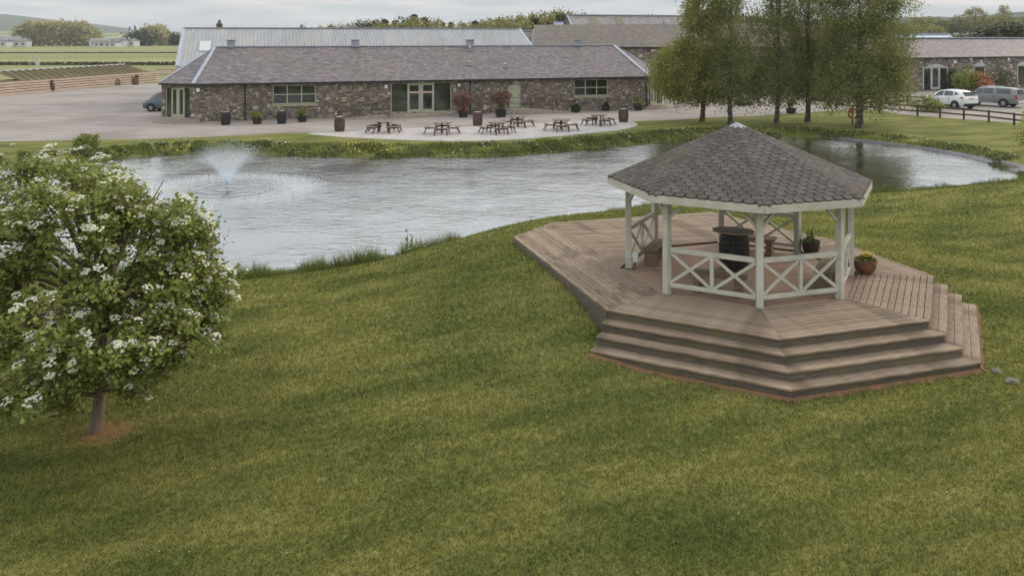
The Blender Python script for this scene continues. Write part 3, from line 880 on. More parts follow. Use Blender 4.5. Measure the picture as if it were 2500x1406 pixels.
# side door at the head of the ramp
t0, t1, z0, z1 = door2
dd = MB(); hbox(dd, t0 + .06, t1 - .06, .12, .18, z0, z1 - .08); dr = dd.build('side_door', M['sage'], hall)
dd = MB(); hbox(dd, t0, t0 + .06, .08, .2, z0, z1); hbox(dd, t1 - .06, t1, .08, .2, z0, z1); hbox(dd, t0 + .06, t1 - .06, .08, .2, z1 - .08, z1); dd.build('door_frame', M['sage'], dr)
dd = MB(); hbox(dd, t1 - .2, t1 - .12, .08, .12, 1.55, 1.62); dd.build('handle', M['iron'], dr)
# left and right bays: glazed double doors
for (Q0, Q1, nm_) in ((LB, A0, 'left'), (A1, RB, 'right')):
    dv = (Q1 - Q0).normalized(); nf = nrm2(Q0, Q1)
    def bb(mb, a, b, q0, q1, z0, z1):
        q = [Q0 + dv * a - nf * q0, Q0 + dv * b - nf * q0, Q0 + dv * b - nf * q1, Q0 + dv * a - nf * q1]
        mb.prism([(p.x, p.y) for p in q], z0, z1)
    a0, a1, z0, z1 = bay_l
    fr = MB()
    bb(fr, a0, a0 + .07, .08, .2, z0, z1); bb(fr, a1 - .07, a1, .08, .2, z0, z1); bb(fr, a0 + .07, a1 - .07, .08, .2, z1 - .07, z1)
    fo = fr.build('bay_frame', M['sage'], hall)
    for a, b in ((a0 + .07, a0 + .55), (a1 - .55, a1 - .07)):
        pn = MB(); bb(pn, a, b, .14, .16, z0, z1 - .07); pn.build('pane', M['glass'], fo)
    md = (a0 + a1) / 2
    for a, b in ((a0 + .55, md - .01), (md + .01, a1 - .55)):
        dd = MB(); w = .13
        bb(dd, a, a + w, .06, .13, z0, z1 - .08); bb(dd, b - w, b, .06, .13, z0, z1 - .08)
        bb(dd, a + w, b - w, .06, .13, z0, z0 + .22); bb(dd, a + w, b - w, .06, .13, z1 - .22, z1 - .08)
        dr = dd.build('door', M['sage'], hall)
        pn = MB(); bb(pn, a + w, b - w, .09, .11, z0 + .22, z1 - .22); pn.build('pane', M['glass'], dr)
    rm = MB(); bb(rm, a0 - .1, a1 + .1, .42, .46, z0 - .1, z1 + .1); rm.build('dark_room_panel', M['gutter'], hall)  # near-black panel, its colour standing in for the bay's unlit inside
    # rounded steps
    for k, (rr, zt) in enumerate(((2.1, .27), (1.75, .39), (1.4, .50))):
        ctr = Q0 + dv * ((a0 + a1) / 2) - nf * .02
        pts = []
        for j in range(17):
            a = math.pi * j / 16
            p = ctr + dv * (rr * math.cos(a)) + nf * (rr * .62 * math.sin(a))
            pts.append((p.x, p.y))
        if area2(pts) < 0: pts = pts[::-1]
        MB().prism(pts, ZB, zt).build('entrance_step', M['concrete'], hall)
# curved steps at the main entrance
for rr, zt in ((3.3, .24), (2.9, .40)):
    ctr = H((doorw[0] + doorw[1]) / 2, 0, 0)
    pts = [((ctr + U * (rr * math.cos(math.pi * j / 20)) - V * (.12 + rr * .42 * math.sin(math.pi * j / 20) - .1)).xy) for j in range(21)]
    pts = [(p[0], p[1]) for p in pts]
    if area2(pts) < 0: pts = pts[::-1]
    MB().prism(pts, ZB, zt).build('entrance_step', M['concrete'], hall)
# low ramps
def make_ramp(t0, t1, za, zb, w0=-1.35):
    p = [H(t0, w0, 0), H(t1, w0, 0), H(t1, -.08, 0), H(t0, -.08, 0)]
    vs = [(q.x, q.y, ZB) for q in p] + [(p[0].x, p[0].y, za), (p[1].x, p[1].y, zb), (p[2].x, p[2].y, zb), (p[3].x, p[3].y, za)]
    MB().add(vs, [(3, 2, 1, 0), (4, 5, 6, 7), (0, 1, 5, 4), (1, 2, 6, 5), (2, 3, 7, 6), (3, 0, 4, 7)]).build('ramp', M['concrete'], hall)
make_ramp(11.0, 14.2, TZ + .02, .38); make_ramp(26.2, 30.2, .58, TZ + .03); make_ramp(24.0, 26.2, .58, .58)
def railing(t0, t1, za, zb, label, nposts):
    rt = empty('handrail', H((t0 + t1) / 2, -1.28, min(za, zb)), label, 'railing')
    for k in range(nposts):
        f = k / (nposts - 1); t = t0 + (t1 - t0) * f; z = za + (zb - za) * f
        MB().tube([H(t, -1.28, z - .2), H(t, -1.28, z + 1.0)], .025, 6).build('post', M['iron'], rt)
    for hh in (1.0, .55):
        MB().tube([H(t0, -1.28, za + hh), H(t1, -1.28, zb + hh)], .022, 6).build('rail', M['iron'], rt)
railing(10.4, 14.4, TZ + .02, .4, 'black iron handrail of the ramp left of the glazed entrance', 4)
railing(24.3, 30.0, .58, TZ + .05, 'black iron handrail in front of the sage green side door', 4)
# roof
E1 = [H(-2.62, 1.6, EZ), H(-.1, -.28, EZ), H(LEN + .1, -.28, EZ), H(LEN + 2.62, 1.6, EZ), H(LEN + 2.62, 8.4, EZ), H(-2.62, 8.4, EZ)]
RL, RR = H(1.3, RV, RZ_), H(LEN - 1.3, RV, RZ_)
rb = MB()
pts = [p for p in E1] + [RL, RR]
rb.add(pts, [(1, 2, 7, 6), (0, 1, 6), (2, 3, 7), (3, 4, 7), (4, 5, 6, 7), (5, 0, 6), (5, 4, 3, 2, 1, 0)])
roof = rb.build('roof', M['slate'], hall)
tl = tiles_on([E1[1], E1[2], RR, RL], .19, .30, .010, seed=5, jit=.25)
tl += tiles_on([E1[0], E1[1], RL], .19, .30, .010, seed=6, jit=.25)
tl += tiles_on([E1[2], E1[3], RR], .19, .30, .010, seed=7, jit=.25)
put_pieces(tl, 'slate', M['slate'], roof, 0, 'slate_courses')
for a, b, w in ((RL, RR, .24), (E1[1], RL, .26), (E1[0], RL, .18), (E1[2], RR, .26), (E1[3], RR, .2)):
    MB().bar(a + Vector((0, 0, .05)), b + Vector((0, 0, .05)), w, .07).build('lead_ridge' if w == .24 else 'lead_hip', M['lead'], roof)
gt = MB()
for a, b in zip(E1[:4][:-1], E1[1:4]):
    gt.bar(a + Vector((0, 0, -.06)), b + Vector((0, 0, -.06)), .12, .11)
gt.build('gutter', M['gutter'], hall)
for t in (3.6, 21.3, LEN - .1):
    MB().tube([H(t, -.1, TZ), H(t, -.1, EZ - .05)], .055, 8).build('downpipe', M['gutter'], hall)
for px_ in (564, 867, 1147, 1409):
    k_ = (px_ - 1250) / 2000
    b0 = H(0, RV, 0)
    t = (k_ * b0.y - b0.x) / (U.x - k_ * U.y)
    vt = MB(); c = H(t, RV, RZ_ + .22); vt.box(c, (.62, .55, .52), math.atan2(U.y, U.x)); v_ = vt.build('ridge_vent', M['zinc'], roof)
    MB().box(H(t, RV, RZ_ + .55), (.78, .7, .08), math.atan2(U.y, U.x)).build('vent_cap', M['zinc'], v_)
    MB().box(H(t, RV, RZ_ + .495), (.56, .50, .03), math.atan2(U.y, U.x)).build('vent_slot', M['gutter'], v_)
for px_, py_ in ((1147, 124), (1145, 160), (1233, 165)):
    # where that sight line meets the roof plane
    dirv = Vector(((px_ - 1250) / 2000, 1, (88 - py_) / 2000)); o_ = Vector((0, 0, CAM_H))
    nm = (E1[2] - E1[1]).cross(RL - E1[1]); s_ = (E1[1] - o_).dot(nm) / dirv.dot(nm); p = o_ + dirv * s_
    c_ = MB(); c_.box(p + Vector((0, 0, .03)), (.42, .3, .06), math.atan2(U.y, U.x)); f_ = c_.build('flue_base', M['lead'], roof)
    MB().lathe([(.07, 0), (.07, .18), (.13, .2), (.1, .3), (.02, .33)], p + Vector((0, 0, .05)), 10).build('flue_cowl', M['wframe'], f_)
    MB().lathe([(.085, .1), (.085, .16)], p + Vector((0, 0, .05)), 10).build('flue_slot', M['gutter'], f_)
for t, z, s in ((14.35, 2.6, .22), (20.35, 2.6, .2), (.25, 2.6, .24)):
    MB().box(H(t, -.12, z), (s, .12, s * 1.15), math.atan2(U.y, U.x)).build('alarm_box', M['whiteplastic'], hall)
MB().box(H(11.0, -.09, 1.62), (.34, .05, .36), math.atan2(U.y, U.x)).build('wall_plaque', M['dressed'], hall)
MB().box(H(17.2, -.1, 2.92), (.5, .12, .06), math.atan2(U.y, U.x)).build('door_light', M['whiteplastic'], hall)
MB().box(H(25.2, -.08, 2.72), (.36, .1, .06), math.atan2(U.y, U.x)).build('door_light', M['whiteplastic'], hall)
MB().box(H(14.55, -.11, 2.0), (.1, .12, .14), math.atan2(U.y, U.x)).build('wall_lamp', M['whiteplastic'], hall)
# pale cobble strip along the foot of the wall
st2 = MB()
hbox(st2, .3, 10.2, -.5, -.08, TZ - .1, TZ + .06); st2.build('kerb_edge', M['concrete'], hall)

# ------------------------------------------------------------------ metal clad shed behind
shed = empty('metal_shed', H(14, 20, TZ), 'long shed with pale grey ribbed metal roof rising behind the stone hall', 'building')
s0, s1, v0, vr, v1 = -2.25, 32.2, 12.4, 20.2, 28.0
ze, zr = 3.95, 7.42
w_ = MB()
for (a, b) in (((s0 + .5, v0 + .5), (s1 - .5, v0 + .5)), ((s0 + .5, v1 - .5), (s1 - .5, v1 - .5))):
    p0, p1 = H(a[0], a[1], 0), H(b[0], b[1], 0)
    q = [p0, p1, p1 + V * .25, p0 + V * .25]
    w_.prism([(p.x, p.y) for p in q], ZB, ze + .15)
for s in (s0 + .5, s1 - .75):
    a, b, c = H(s, v0 + .5, ZB), H(s, v1 - .5, ZB), None
    poly = [H(s, v0 + .5, ZB), H(s, v0 + .5, ze + .15), H(s, vr, zr - .1), H(s, v1 - .5, ze + .15), H(s, v1 - .5, ZB)]
    w_.slab(poly, .2)
w_.build('wall', M['mortar'], shed)
npan = 34
pw = (s1 - s0) / npan
slope = Vector((0, 0, zr - ze)) + V * (vr - v0)
sl = slope.length; sdir = slope.normalized()
nrm = U.cross(sdir).normalized()
pm = MB()
def L3(a, b, c): return U * a + sdir * b + nrm * c
prof = [(0, .0), (.06, .0), (.09, .05), (.15, .05), (.18, 0), (.40, 0), (.43, .05), (.49, .05), (.52, 0), (.74, 0), (.77, .05), (.83, .05), (.86, 0), (1.0, 0)]
vs = [L3(a * pw, 0, c) for a, c in prof] + [L3(a * pw, sl, c) for a, c in prof]
k = len(prof)
pm.add(vs, [(i, i + 1, k + i + 1, k + i) for i in range(k - 1)])
first = None
rf = MB()
rf.slab([H(s0, v0, ze - .03), H(s1, v0, ze - .03), H(s1, vr, zr - .03), H(s0, vr, zr - .03)], .06)
rf.slab([H(s0, vr, zr - .03), H(s1, vr, zr - .03), H(s1, v1, ze - .03), H(s0, v1, ze - .03)], .06)
srf = rf.build('roof', M['sheet'], shed)
pmesh = None
for i in range(npan):
    loc = H(s0 + i * pw, v0, ze + .01)
    if pmesh is None:
        o = pm.build('roof_panel', M['sheet'], None); pmesh = o
    else:
        o = pmesh.copy(); COL.objects.link(o)
    o.parent = srf; o.location = loc - origin_of(srf)
MB().bar(H(s0, vr, zr + .04), H(s1, vr, zr + .04), .45, .07).build('ridge_cap', M['lead'], srf)
MB().bar(H(s0, v0, ze + .03), H(s0, vr, zr + .03), .3, .09).build('verge_trim', M['lead'], srf)
MB().bar(H(s1, v0, ze + .03), H(s1, vr, zr + .03), .3, .09).build('verge_trim', M['lead'], srf)
MB().bar(H(s0, v0 - .05, ze - .05), H(s1, v0 - .05, ze - .05), .16, .14).build('gutter', M['lead'], srf)
for px_ in (625, 715, 800, 888, 972, 1052, 1128, 1210, 1280):
    k_ = (px_ - 1250) / 2000
    b0 = H(0, 14.6, 0)
    t = (k_ * b0.y - b0.x) / (U.x - k_ * U.y)
    f = (14.6 - v0) / (vr - v0)
    base = H(t, 14.6, ze + (zr - ze) * f) + nrm * .075
    MB().slab([base - U * .5 - sdir * .55, base + U * .5 - sdir * .55, base + U * .5 + sdir * .55, base - U * .5 + sdir * .55], .05).build('rooflight', M['rooflight'], srf)
MB().slab([H(-.6, 15.2, 5.24) + nrm * .05, H(.4, 15.2, 5.24) + nrm * .05, H(.4, 17.2, 6.13) + nrm * .05, H(-.6, 17.2, 6.13) + nrm * .05], .04).build('rooflight', M['rooflight'], srf)
# little ventilator seen above the ridge
cw = empty('roof_cupola', Vector((-30.0, 84, 0)), 'small brown cupola with finial showing over the left end of the metal roof', 'cupola')
MB().tube([(-30.0, 84, .1), (-30.0, 84, 7.4)], .12, 8).build('mast', M['bark'], cw)
MB().lathe([(.30, 7.3), (.3, 7.75), (.38, 7.8), (.16, 8.0), (.16, 8.12), (.05, 8.3)], (-30.0, 84, 0), 12).build('housing', M['bark'], cw)

# ------------------------------------------------------------------ farm wings behind to the right
def gabled(name, label, A, Bp, depth, z_e, z_r, wallm, roofm, z_r2=None, roofpieces=None, seed=1, oh=.2, trim='lead', hipl=0, hipr=0):
    """gabled building; A->Bp is the foot of the wall that faces the pond"""
    A = Vector((A[0], A[1], 0)); Bp = Vector((Bp[0], Bp[1], 0))
    d = (Bp - A).normalized(); nb = Vector((-d.y, d.x, 0)); Ln = (Bp - A).length
    z_r2 = z_r2 if z_r2 is not None else z_r
    rt = empty(name, A + d * (Ln / 2) + nb * (depth / 2) + Vector((0, 0, TZ)), label, 'building')
    g = lambda t, v, z: A + d * t + nb * v + Vector((0, 0, z))
    w = MB()
    if not hipl: w.slab([g(0, 0, ZB), g(0, 0, z_e), g(0, depth / 2, z_r - .08), g(0, depth, z_e), g(0, depth, ZB)], .3)
    if not hipr: w.slab([g(Ln, depth, ZB), g(Ln, depth, z_e), g(Ln, depth / 2, z_r2 - .08), g(Ln, 0, z_e), g(Ln, 0, ZB)], .3)
    q = [g(0, 0, 0), g(Ln, 0, 0), g(Ln, .4, 0), g(0, .4, 0)]
    w.prism([(p.x, p.y) for p in q], ZB, z_e)
    q = [g(0, depth - .4, 0), g(Ln, depth - .4, 0), g(Ln, depth, 0), g(0, depth, 0)]
    w.prism([(p.x, p.y) for p in q], ZB, z_e)
    w.build('wall', wallm, rt)
    e0, e1 = g(-oh, -oh, z_e - .05), g(Ln + oh, -oh, z_e - .05)
    r0, r1 = g(-oh + hipl, depth / 2, z_r), g(Ln + oh - hipr, depth / 2, z_r2)
    b0, b1 = g(-oh, depth + oh, z_e - .05), g(Ln + oh, depth + oh, z_e - .05)
    rb = MB()
    rb.slab([e0, e1, r1, r0], .08); rb.slab([r0, r1, b1, b0], .08)
    if hipl: rb.slab([b0, e0, r0], .08)
    if hipr: rb.slab([e1, b1, r1], .08)
    rf = rb.build('roof', roofm, rt)
    if roofpieces:
        tl = tiles_on([e0, e1, r1, r0], roofpieces[0], roofpieces[1], .012, seed=seed, jit=.25)
        put_pieces(tl, 'slate', roofm, rf, 0, 'slate_courses')
    MB().bar(r0 + Vector((0, 0, .06)), r1 + Vector((0, 0, .06)), .5, .12).build('ridge_cap', M[trim], rf)
    MB().bar(e0 + Vector((0, 0, .05)), r0 + Vector((0, 0, .05)), .24, .08).build('verge_trim', M[trim], rf)
    MB().bar(e1 + Vector((0, 0, .05)), r1 + Vector((0, 0, .05)), .24, .08).build('verge_trim', M[trim], rf)
    MB().bar(e0 - nb * .05, e1 - nb * .05, .13, .12).build('gutter', M['gutter'], rf)
    return rt, rf, g, Ln, (e0, e1, r1, r0)

wing, wrf, wg, wL, wq = gabled('slate_wing', 'tall stone farm wing with lichened slate roof between the metal shed and the birches', (2.6, 97.0), (37.2, 94.6), 9.5, 5.35, 7.42, M['mortar'], M['slate_brown'], z_r2=8.2, roofpieces=(.28, .40), seed=21)
stw = stones_for(wg(11, 0, 0), wg(wL, 0, 0), 2.0, 5.2, [], (0, -1), 31, hs=(.2, .4), ws=(.25, .7))
put_pieces(stw, 'stone', M['stone'], wing, 0, 'rubble_stones')
def on_plane(q, px, py):
    dirv = Vector(((px - 1250) / 2000, 1, (88 - py) / 2000)); o_ = Vector((0, 0, CAM_H))
    nm = (q[1] - q[0]).cross(q[3] - q[0]).normalized(); s_ = (q[0] - o_).dot(nm) / dirv.dot(nm)
    return o_ + dirv * s_, (nm if nm.z > 0 else -nm)
for px_, py_ in ((1375, 92), (1430, 92), (1530, 89), (1580, 88)):
    p, nm = on_plane(wq, px_, py_)
    ex = (wq[1] - wq[0]).normalized(); ey = nm.cross(ex)
    MB().slab([p - ex * .28 + nm * .05 - ey * .35, p + ex * .28 + nm * .05 - ey * .35, p + ex * .28 + nm * .05 + ey * .35, p - ex * .28 + nm * .05 + ey * .35], .05).build('rooflight', M['lead'], wrf)
p, nm = on_plane(wq, 1437, 97)
MB().tube([p - Vector((0, 0, .2)), p + Vector((0, 0, 1.5))], .1, 8).build('flue_pipe', M['zinc'], wrf)
p, nm = on_plane(wq, 1621, 74)
MB().tube([p - Vector((0, 0, .2)), p + Vector((0, 0, 1.2))], .05, 6).build('flue_pipe', M['gutter'], wrf)

gabled('brown_roof_range', 'low range with dark brown slates tucked between the metal shed and the slate wing', (-2.0, 100.5), (7.5, 100.0), 8.0, 5.0, 7.28, M['mortar'], M['slate_brown'], seed=23, roofpieces=(.3, .4))

# big barn behind with a boarded gable
bd = Vector((math.cos(math.radians(14)), math.sin(math.radians(14)), 0))
a_ = Vector((9.7, 118.5, 0)); b_ = a_ + bd * 20.5
barn, brf, bg, bL, bq = gabled('tall_barn', 'tallest barn with boarded gable and two mossy skylights behind the slate wing', a_, b_, 9.5, 6.3, 9.75, M['mortar'], M['slate_pale'], seed=24, roofpieces=(.3, .45), oh=.3)
gb = MB()
nbd = 16
for i in range(nbd):
    va, vb = .3 + (8.9) * i / nbd, .3 + 8.9 * (i + 1) / nbd - .04
    tp = lambda v: 6.3 + (9.55 - 6.3) * (1 - abs(v - 4.75) / 4.75)
    x = -.06
    q = [bg(x, va, 5.6), bg(x, va, max(5.7, tp(va))), bg(x, vb, max(5.7, tp(vb))), bg(x, vb, 5.6)]
    g1 = MB(); g1.slab(q, -.05); g1.build('gable_board', M['timber'], barn)
for px_ in (1450, 1512):
    p, nm = on_plane(bq, px_, 53)
    ex = (bq[1] - bq[0]).normalized(); ey = nm.cross(ex)
    MB().slab([p - ex * .6 + nm * .08 - ey * 1.4, p + ex * .6 + nm * .08 - ey * 1.4, p + ex * .6 + nm * .08 + ey * 1.0, p - ex * .6 + nm * .08 + ey * 1.0], .05).build('skylight', M['lichen'], brf)
gabled('small_metal_barn', 'small pale blue metal roofed barn peeping out left of the tallest barn', (7.2, 131), (13, 131), 7, 6.0, 8.9, M['timber'], M['bluesheet'], seed=25)
gabled('blue_metal_store', 'low store with pale blue metal roof behind the right hand range', (54.5, 112), (64.5, 115), 9, 4.2, 6.9, M['wallwhite'], M['bluesheet'], seed=26)

# ------------------------------------------------------------------ right-hand range
D0 = Vector((49.5, 97, 0)); dd_ = Vector((math.cos(math.radians(21)), math.sin(math.radians(21)), 0))
ra, rbp = D0 - dd_ * 11.5, D0 + dd_ * 24
rt, rrf, rg, rL, rq = gabled('right_stone_range', 'stone range with arched openings and slate roof behind the parked cars', ra, rbp, 8.5, 4.1, 6.35, M['mortar'], M['slate'], seed=27, roofpieces=(.24, .36))
tt = lambda s: s + 11.5
opsr = [(tt(-1.2), tt(2.75), .3, 2.95), (tt(7.0), tt(8.9), 1.0, 3.0), (tt(14.4), tt(16.6), .6, 3.0)]
put_pieces(stones_for(ra, rbp, ZB, 4.0, opsr, (-nrm2(ra, rbp)) if False else nrm2(ra, rbp), 41, hs=(.16, .34), ws=(.2, .6)), 'stone', M['stone'], rt, 300, 'rubble_stones')
nfr = nrm2(ra, rbp)
def rbox(mb, t0, t1, q0, q1, z0, z1):
    q = [ra + dd_ * t0 + nfr * q1, ra + dd_ * t1 + nfr * q1, ra + dd_ * t1 + nfr * q0, ra + dd_ * t0 + nfr * q0]
    mb.prism([(p.x, p.y) for p in q], z0, z1)
for k, (t0, t1, z0, z1) in enumerate(opsr):
    w = .16 if k == 0 else .13
    fr = MB()
    n_ = 12
    rise = .42 if k == 0 else .4
    arch = [((t0 + t1) / 2 + (t1 - t0) / 2 * math.cos(math.pi - math.pi * j / n_), z1 + rise * math.sin(math.pi * j / n_)) for j in range(n_ + 1)]
    if k == 0: arch = [(t0, z1), ((t0 + t1) / 2, z1 + .42), (t1, z1)]
    poly = [ra + dd_ * a + nfr * .085 + Vector((0, 0, z)) for a, z in arch]
    fr.slab(poly, .07)
    rbox(fr, t0, t0 + w, .02, .084, z0, z1); rbox(fr, t1 - w, t1, .02, .084, z0, z1); rbox(fr, t0 + w, t1 - w, .02, .084, z1 - w, z1)
    fo = fr.build('door_frame' if k == 0 else 'window', M['wframe'], rt)
    if k == 0:
        a, b = t0 + 1.2, t0 + 2.7
        m_ = MB(); rbox(m_, a, a + .3, .03, .09, z0, z1 - w); rbox(m_, b - .3, b, .03, .09, z0, z1 - w); rbox(m_, a + .3, b - .3, .03, .09, z0, z0 + .3)
        dr = m_.build('door', M['wframe'], rt)
        m_ = MB(); rbox(m_, a + .3, b - .3, .035, .06, z0 + .3, z1 - w); m_.build('pane', M['glass'], dr)
        for c, d in ((t0 + w, a), (b, t1 - w)):
            m_ = MB(); rbox(m_, c, d, .035, .06, z0, z1 - w); m_.build('pane', M['glass'], fo)
    else:
        m_ = MB(); rbox(m_, t0 + w, t1 - w, .035, .06, z0, z1 - w); m_.build('pane', M['glass'], fo)
for s, z in ((3.6, 3.35), (6.2, 3.75), (12.6, 3.6)):
    m_ = MB(); rbox(m_, tt(s), tt(s) + .35, .06, .2, z, z + .35); m_.build('wall_lamp', M['whiteplastic'], rt)
# ------------------------------------------------------------------ timber deck with steps
GC = Vector((5.69, 20.65, 0)); ZD = 0.76
def ang(k): return math.radians(-95.7 + 45 * k)
def oc(R, k, z=0): return Vector((GC.x + R * math.cos(ang(k)), GC.y + R * math.sin(ang(k)), z))
RO = 4.73
A_, G_, F_, V_, B_, W_ = oc(RO, 0), oc(RO, 1), oc(RO, 2), oc(RO, 3), oc(RO, -1), oc(RO, -2)
C_ = Vector((.036, 24.08, 0)); D_ = Vector((1.23, 25.9, 0)); E_ = Vector((6.67, 27.5, 0))
RI = 2.93
ic = [oc(RI, k) for k in range(8)]
deck = empty('timber_deck', (GC.x, GC.y, 0), 'weathered timber deck with broad angled steps round the white pavilion', 'deck')
xy = lambda pts: [(p[0], p[1]) for p in pts]
def planks(poly, direc, width, gap, ztop, th, mat, parent, name, anchor=None, jz=.003, seed=2, maxlen=None):
    r = random.Random(seed)
    poly = xy(poly)
    if area2(poly) < 0: poly = poly[::-1]
    d = Vector((direc[0], direc[1])).normalized(); nn = Vector((-d.y, d.x))
    an = anchor or poly[0]; off = nn.x * an[0] + nn.y * an[1]
    vals = [nn.x * p[0] + nn.y * p[1] - off for p in poly]
    k0, k1 = math.floor(min(vals) / width - .001), math.ceil(max(vals) / width + .001)
    a = math.atan2(d.y, d.x)
    for k in range(k0, k1):
        q = clip_half(poly, nn.x, nn.y, off + k * width + gap / 2)
        q = clip_half(q, -nn.x, -nn.y, -(off + (k + 1) * width - gap / 2)) if len(q) > 2 else []
        if len(q) < 3 or abs(area2(q)) < .004: continue
        segs = [q]
        if maxlen:
            ds = [d.x * p[0] + d.y * p[1] for p in q]; lo, hi = min(ds), max(ds)
            if hi - lo > maxlen:
                cut = lo + (hi - lo) * r.uniform(.35, .65)
                segs = [clip_half(q, -d.x, -d.y, -(cut - .003)), clip_half(q, d.x, d.y, cut + .003)]
        for q in segs:
            if len(q) < 3: continue
            c = Vector((sum(p[0] for p in q) / len(q), sum(p[1] for p in q) / len(q), 0))
            ca, sa = math.cos(-a), math.sin(-a)
            loc = [((p[0] - c.x) * ca - (p[1] - c.y) * sa, (p[0] - c.x) * sa + (p[1] - c.y) * ca) for p in q]
            m_ = MB().prism(loc, -th, 0)
            o = m_.build(name, mat, None)
            o.parent = parent
            o.location = Vector((c.x, c.y, ztop + r.uniform(-jz, jz))) - origin_of(parent)
            o.rotation_euler = (0, 0, a)
PWD, GAP = .143, .014
planks([B_, A_, ic[0], ic[7]], A_ - B_, PWD, GAP, ZD, .03, M['deck'], deck, 'deck_plank', xy([B_])[0], seed=1)
planks([A_, G_, ic[1], ic[0]], G_ - A_, PWD, GAP, ZD, .03, M['deck'], deck, 'deck_plank', xy([A_])[0], seed=2)
planks([G_, F_, ic[2], ic[1]], F_ - G_, PWD, GAP, ZD, .03, M['deck'], deck, 'deck_plank', xy([G_])[0], seed=3)
planks([F_, V_, ic[3], ic[2]], V_ - F_, PWD, GAP, ZD, .03, M['deck'], deck, 'deck_plank', xy([F_])[0], seed=4)
planks([C_, B_, ic[7], ic[6], D_], B_ - C_, PWD, GAP, ZD, .03, M['deck'], deck, 'deck_plank', xy([C_])[0], seed=5, maxlen=4.5)
# back platform, boards across
def hit(p, dirv, a, b):
    e = b - a; den = dirv.x * e.y - dirv.y * e.x
    t = ((a.x - p.x) * e.y - (a.y - p.y) * e.x) / den
    return p + dirv * t
q1 = hit(Vector((GC.x, GC.y, 0)), (ic[5] - GC).normalized(), D_, E_)
q2 = hit(Vector((GC.x, GC.y, 0)), (ic[4] - GC).normalized(), D_, E_)
bdir = (1, .12)
an = (0, 20)
planks([ic[6], ic[5], q1, D_], bdir, PWD, GAP, ZD, .03, M['deck'], deck, 'deck_plank', an, seed=6)
planks([ic[5], ic[4], q2, q1], bdir, PWD, GAP, ZD, .03, M['deck'], deck, 'deck_plank', an, seed=7)
planks([ic[4], ic[3], V_, E_, q2], bdir, PWD, GAP, ZD, .03, M['deck'], deck, 'deck_plank', an, seed=8)
planks([oc(RI - .02, k) for k in range(8)], (1, .05), .12, .005, ZD - .05, .03, M['floor'], deck, 'floor_board', (0, 0), seed=9, jz=.001)
# steps
def offp(d):
    """B, A, G, F pushed out by d at right angles to their edges, ends cut square"""
    k = d / math.cos(math.radians(22.5))
    n1 = (A_ - B_).normalized(); n1 = Vector((n1.y, -n1.x, 0)); n2 = (F_ - G_).normalized(); n2 = Vector((n2.y, -n2.x, 0))
    return [B_ + n1 * d, oc(RO + k, 0), oc(RO + k, 1), F_ + n2 * d]
RS = .19
levels = [(ZD, 0.0)] + [(ZD - RS * k, .30 * k) for k in (1, 2, 3)]
for k in (1, 2, 3):
    z = ZD - RS * k
    inner, outer = offp(.30 * (k - 1) - .06), offp(.30 * k)
    for i in range(3):
        planks([outer[i], outer[i + 1], inner[i + 1], inner[i]], outer[i + 1] - outer[i], .165, .008, z, .035, M['deck'], deck, 'tread_plank', xy([outer[i]])[0], seed=20 + k * 3 + i, maxlen=None)
for k in (0, 1, 2, 3):
    z = ZD - RS * k
    o1, o0 = offp(.30 * k - .045), offp(.30 * k - .075)
    zb = z - RS - .0 if k < 3 else -.12
    for i in range(3):
        q = xy([o1[i], o1[i + 1], o0[i + 1], o0[i]])
        if area2(q) < 0: q = q[::-1]
        e = (o1[i + 1] - o1[i]).normalized()
        if k < 3:
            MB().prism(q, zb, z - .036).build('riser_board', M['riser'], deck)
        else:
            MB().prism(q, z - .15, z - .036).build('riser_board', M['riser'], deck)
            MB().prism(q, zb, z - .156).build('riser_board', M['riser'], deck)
# carcass below
def carc(pts, z0, z1, name='deck_frame'):
    q = xy(pts)
    if area2(q) < 0: q = q[::-1]
    MB().prism(q, z0, z1).build(name, M['under'], deck)
ins = lambda pts, c, s: [c + (p - c) * s for p in pts]
cc = Vector((5.2, 21.5, 0))
carc(ins([A_, G_, F_, V_, E_, D_, C_, B_], cc, .978), -.5, ZD - .085)
for k in (1, 2, 3):
    o1 = offp(.30 * k - .085); o0 = offp(.30 * (k - 1) - .10)
    for i in range(3):
        a, b, c, d = o1[i], o1[i + 1], o0[i + 1], o0[i]
        carc([a, b, c, d], -.3, ZD - RS * k - .037, 'step_frame')
# side boards of the left edge and back edges, two high
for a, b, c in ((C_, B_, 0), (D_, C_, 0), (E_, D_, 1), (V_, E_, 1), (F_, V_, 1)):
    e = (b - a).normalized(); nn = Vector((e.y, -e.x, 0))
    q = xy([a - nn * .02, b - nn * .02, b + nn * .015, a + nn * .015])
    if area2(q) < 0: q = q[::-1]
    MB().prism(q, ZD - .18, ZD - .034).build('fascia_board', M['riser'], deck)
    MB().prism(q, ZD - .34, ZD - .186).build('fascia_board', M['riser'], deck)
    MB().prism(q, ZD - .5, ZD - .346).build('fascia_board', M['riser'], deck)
    MB().prism(q, -.1, ZD - .506).build('fascia_board', M['riser'], deck)
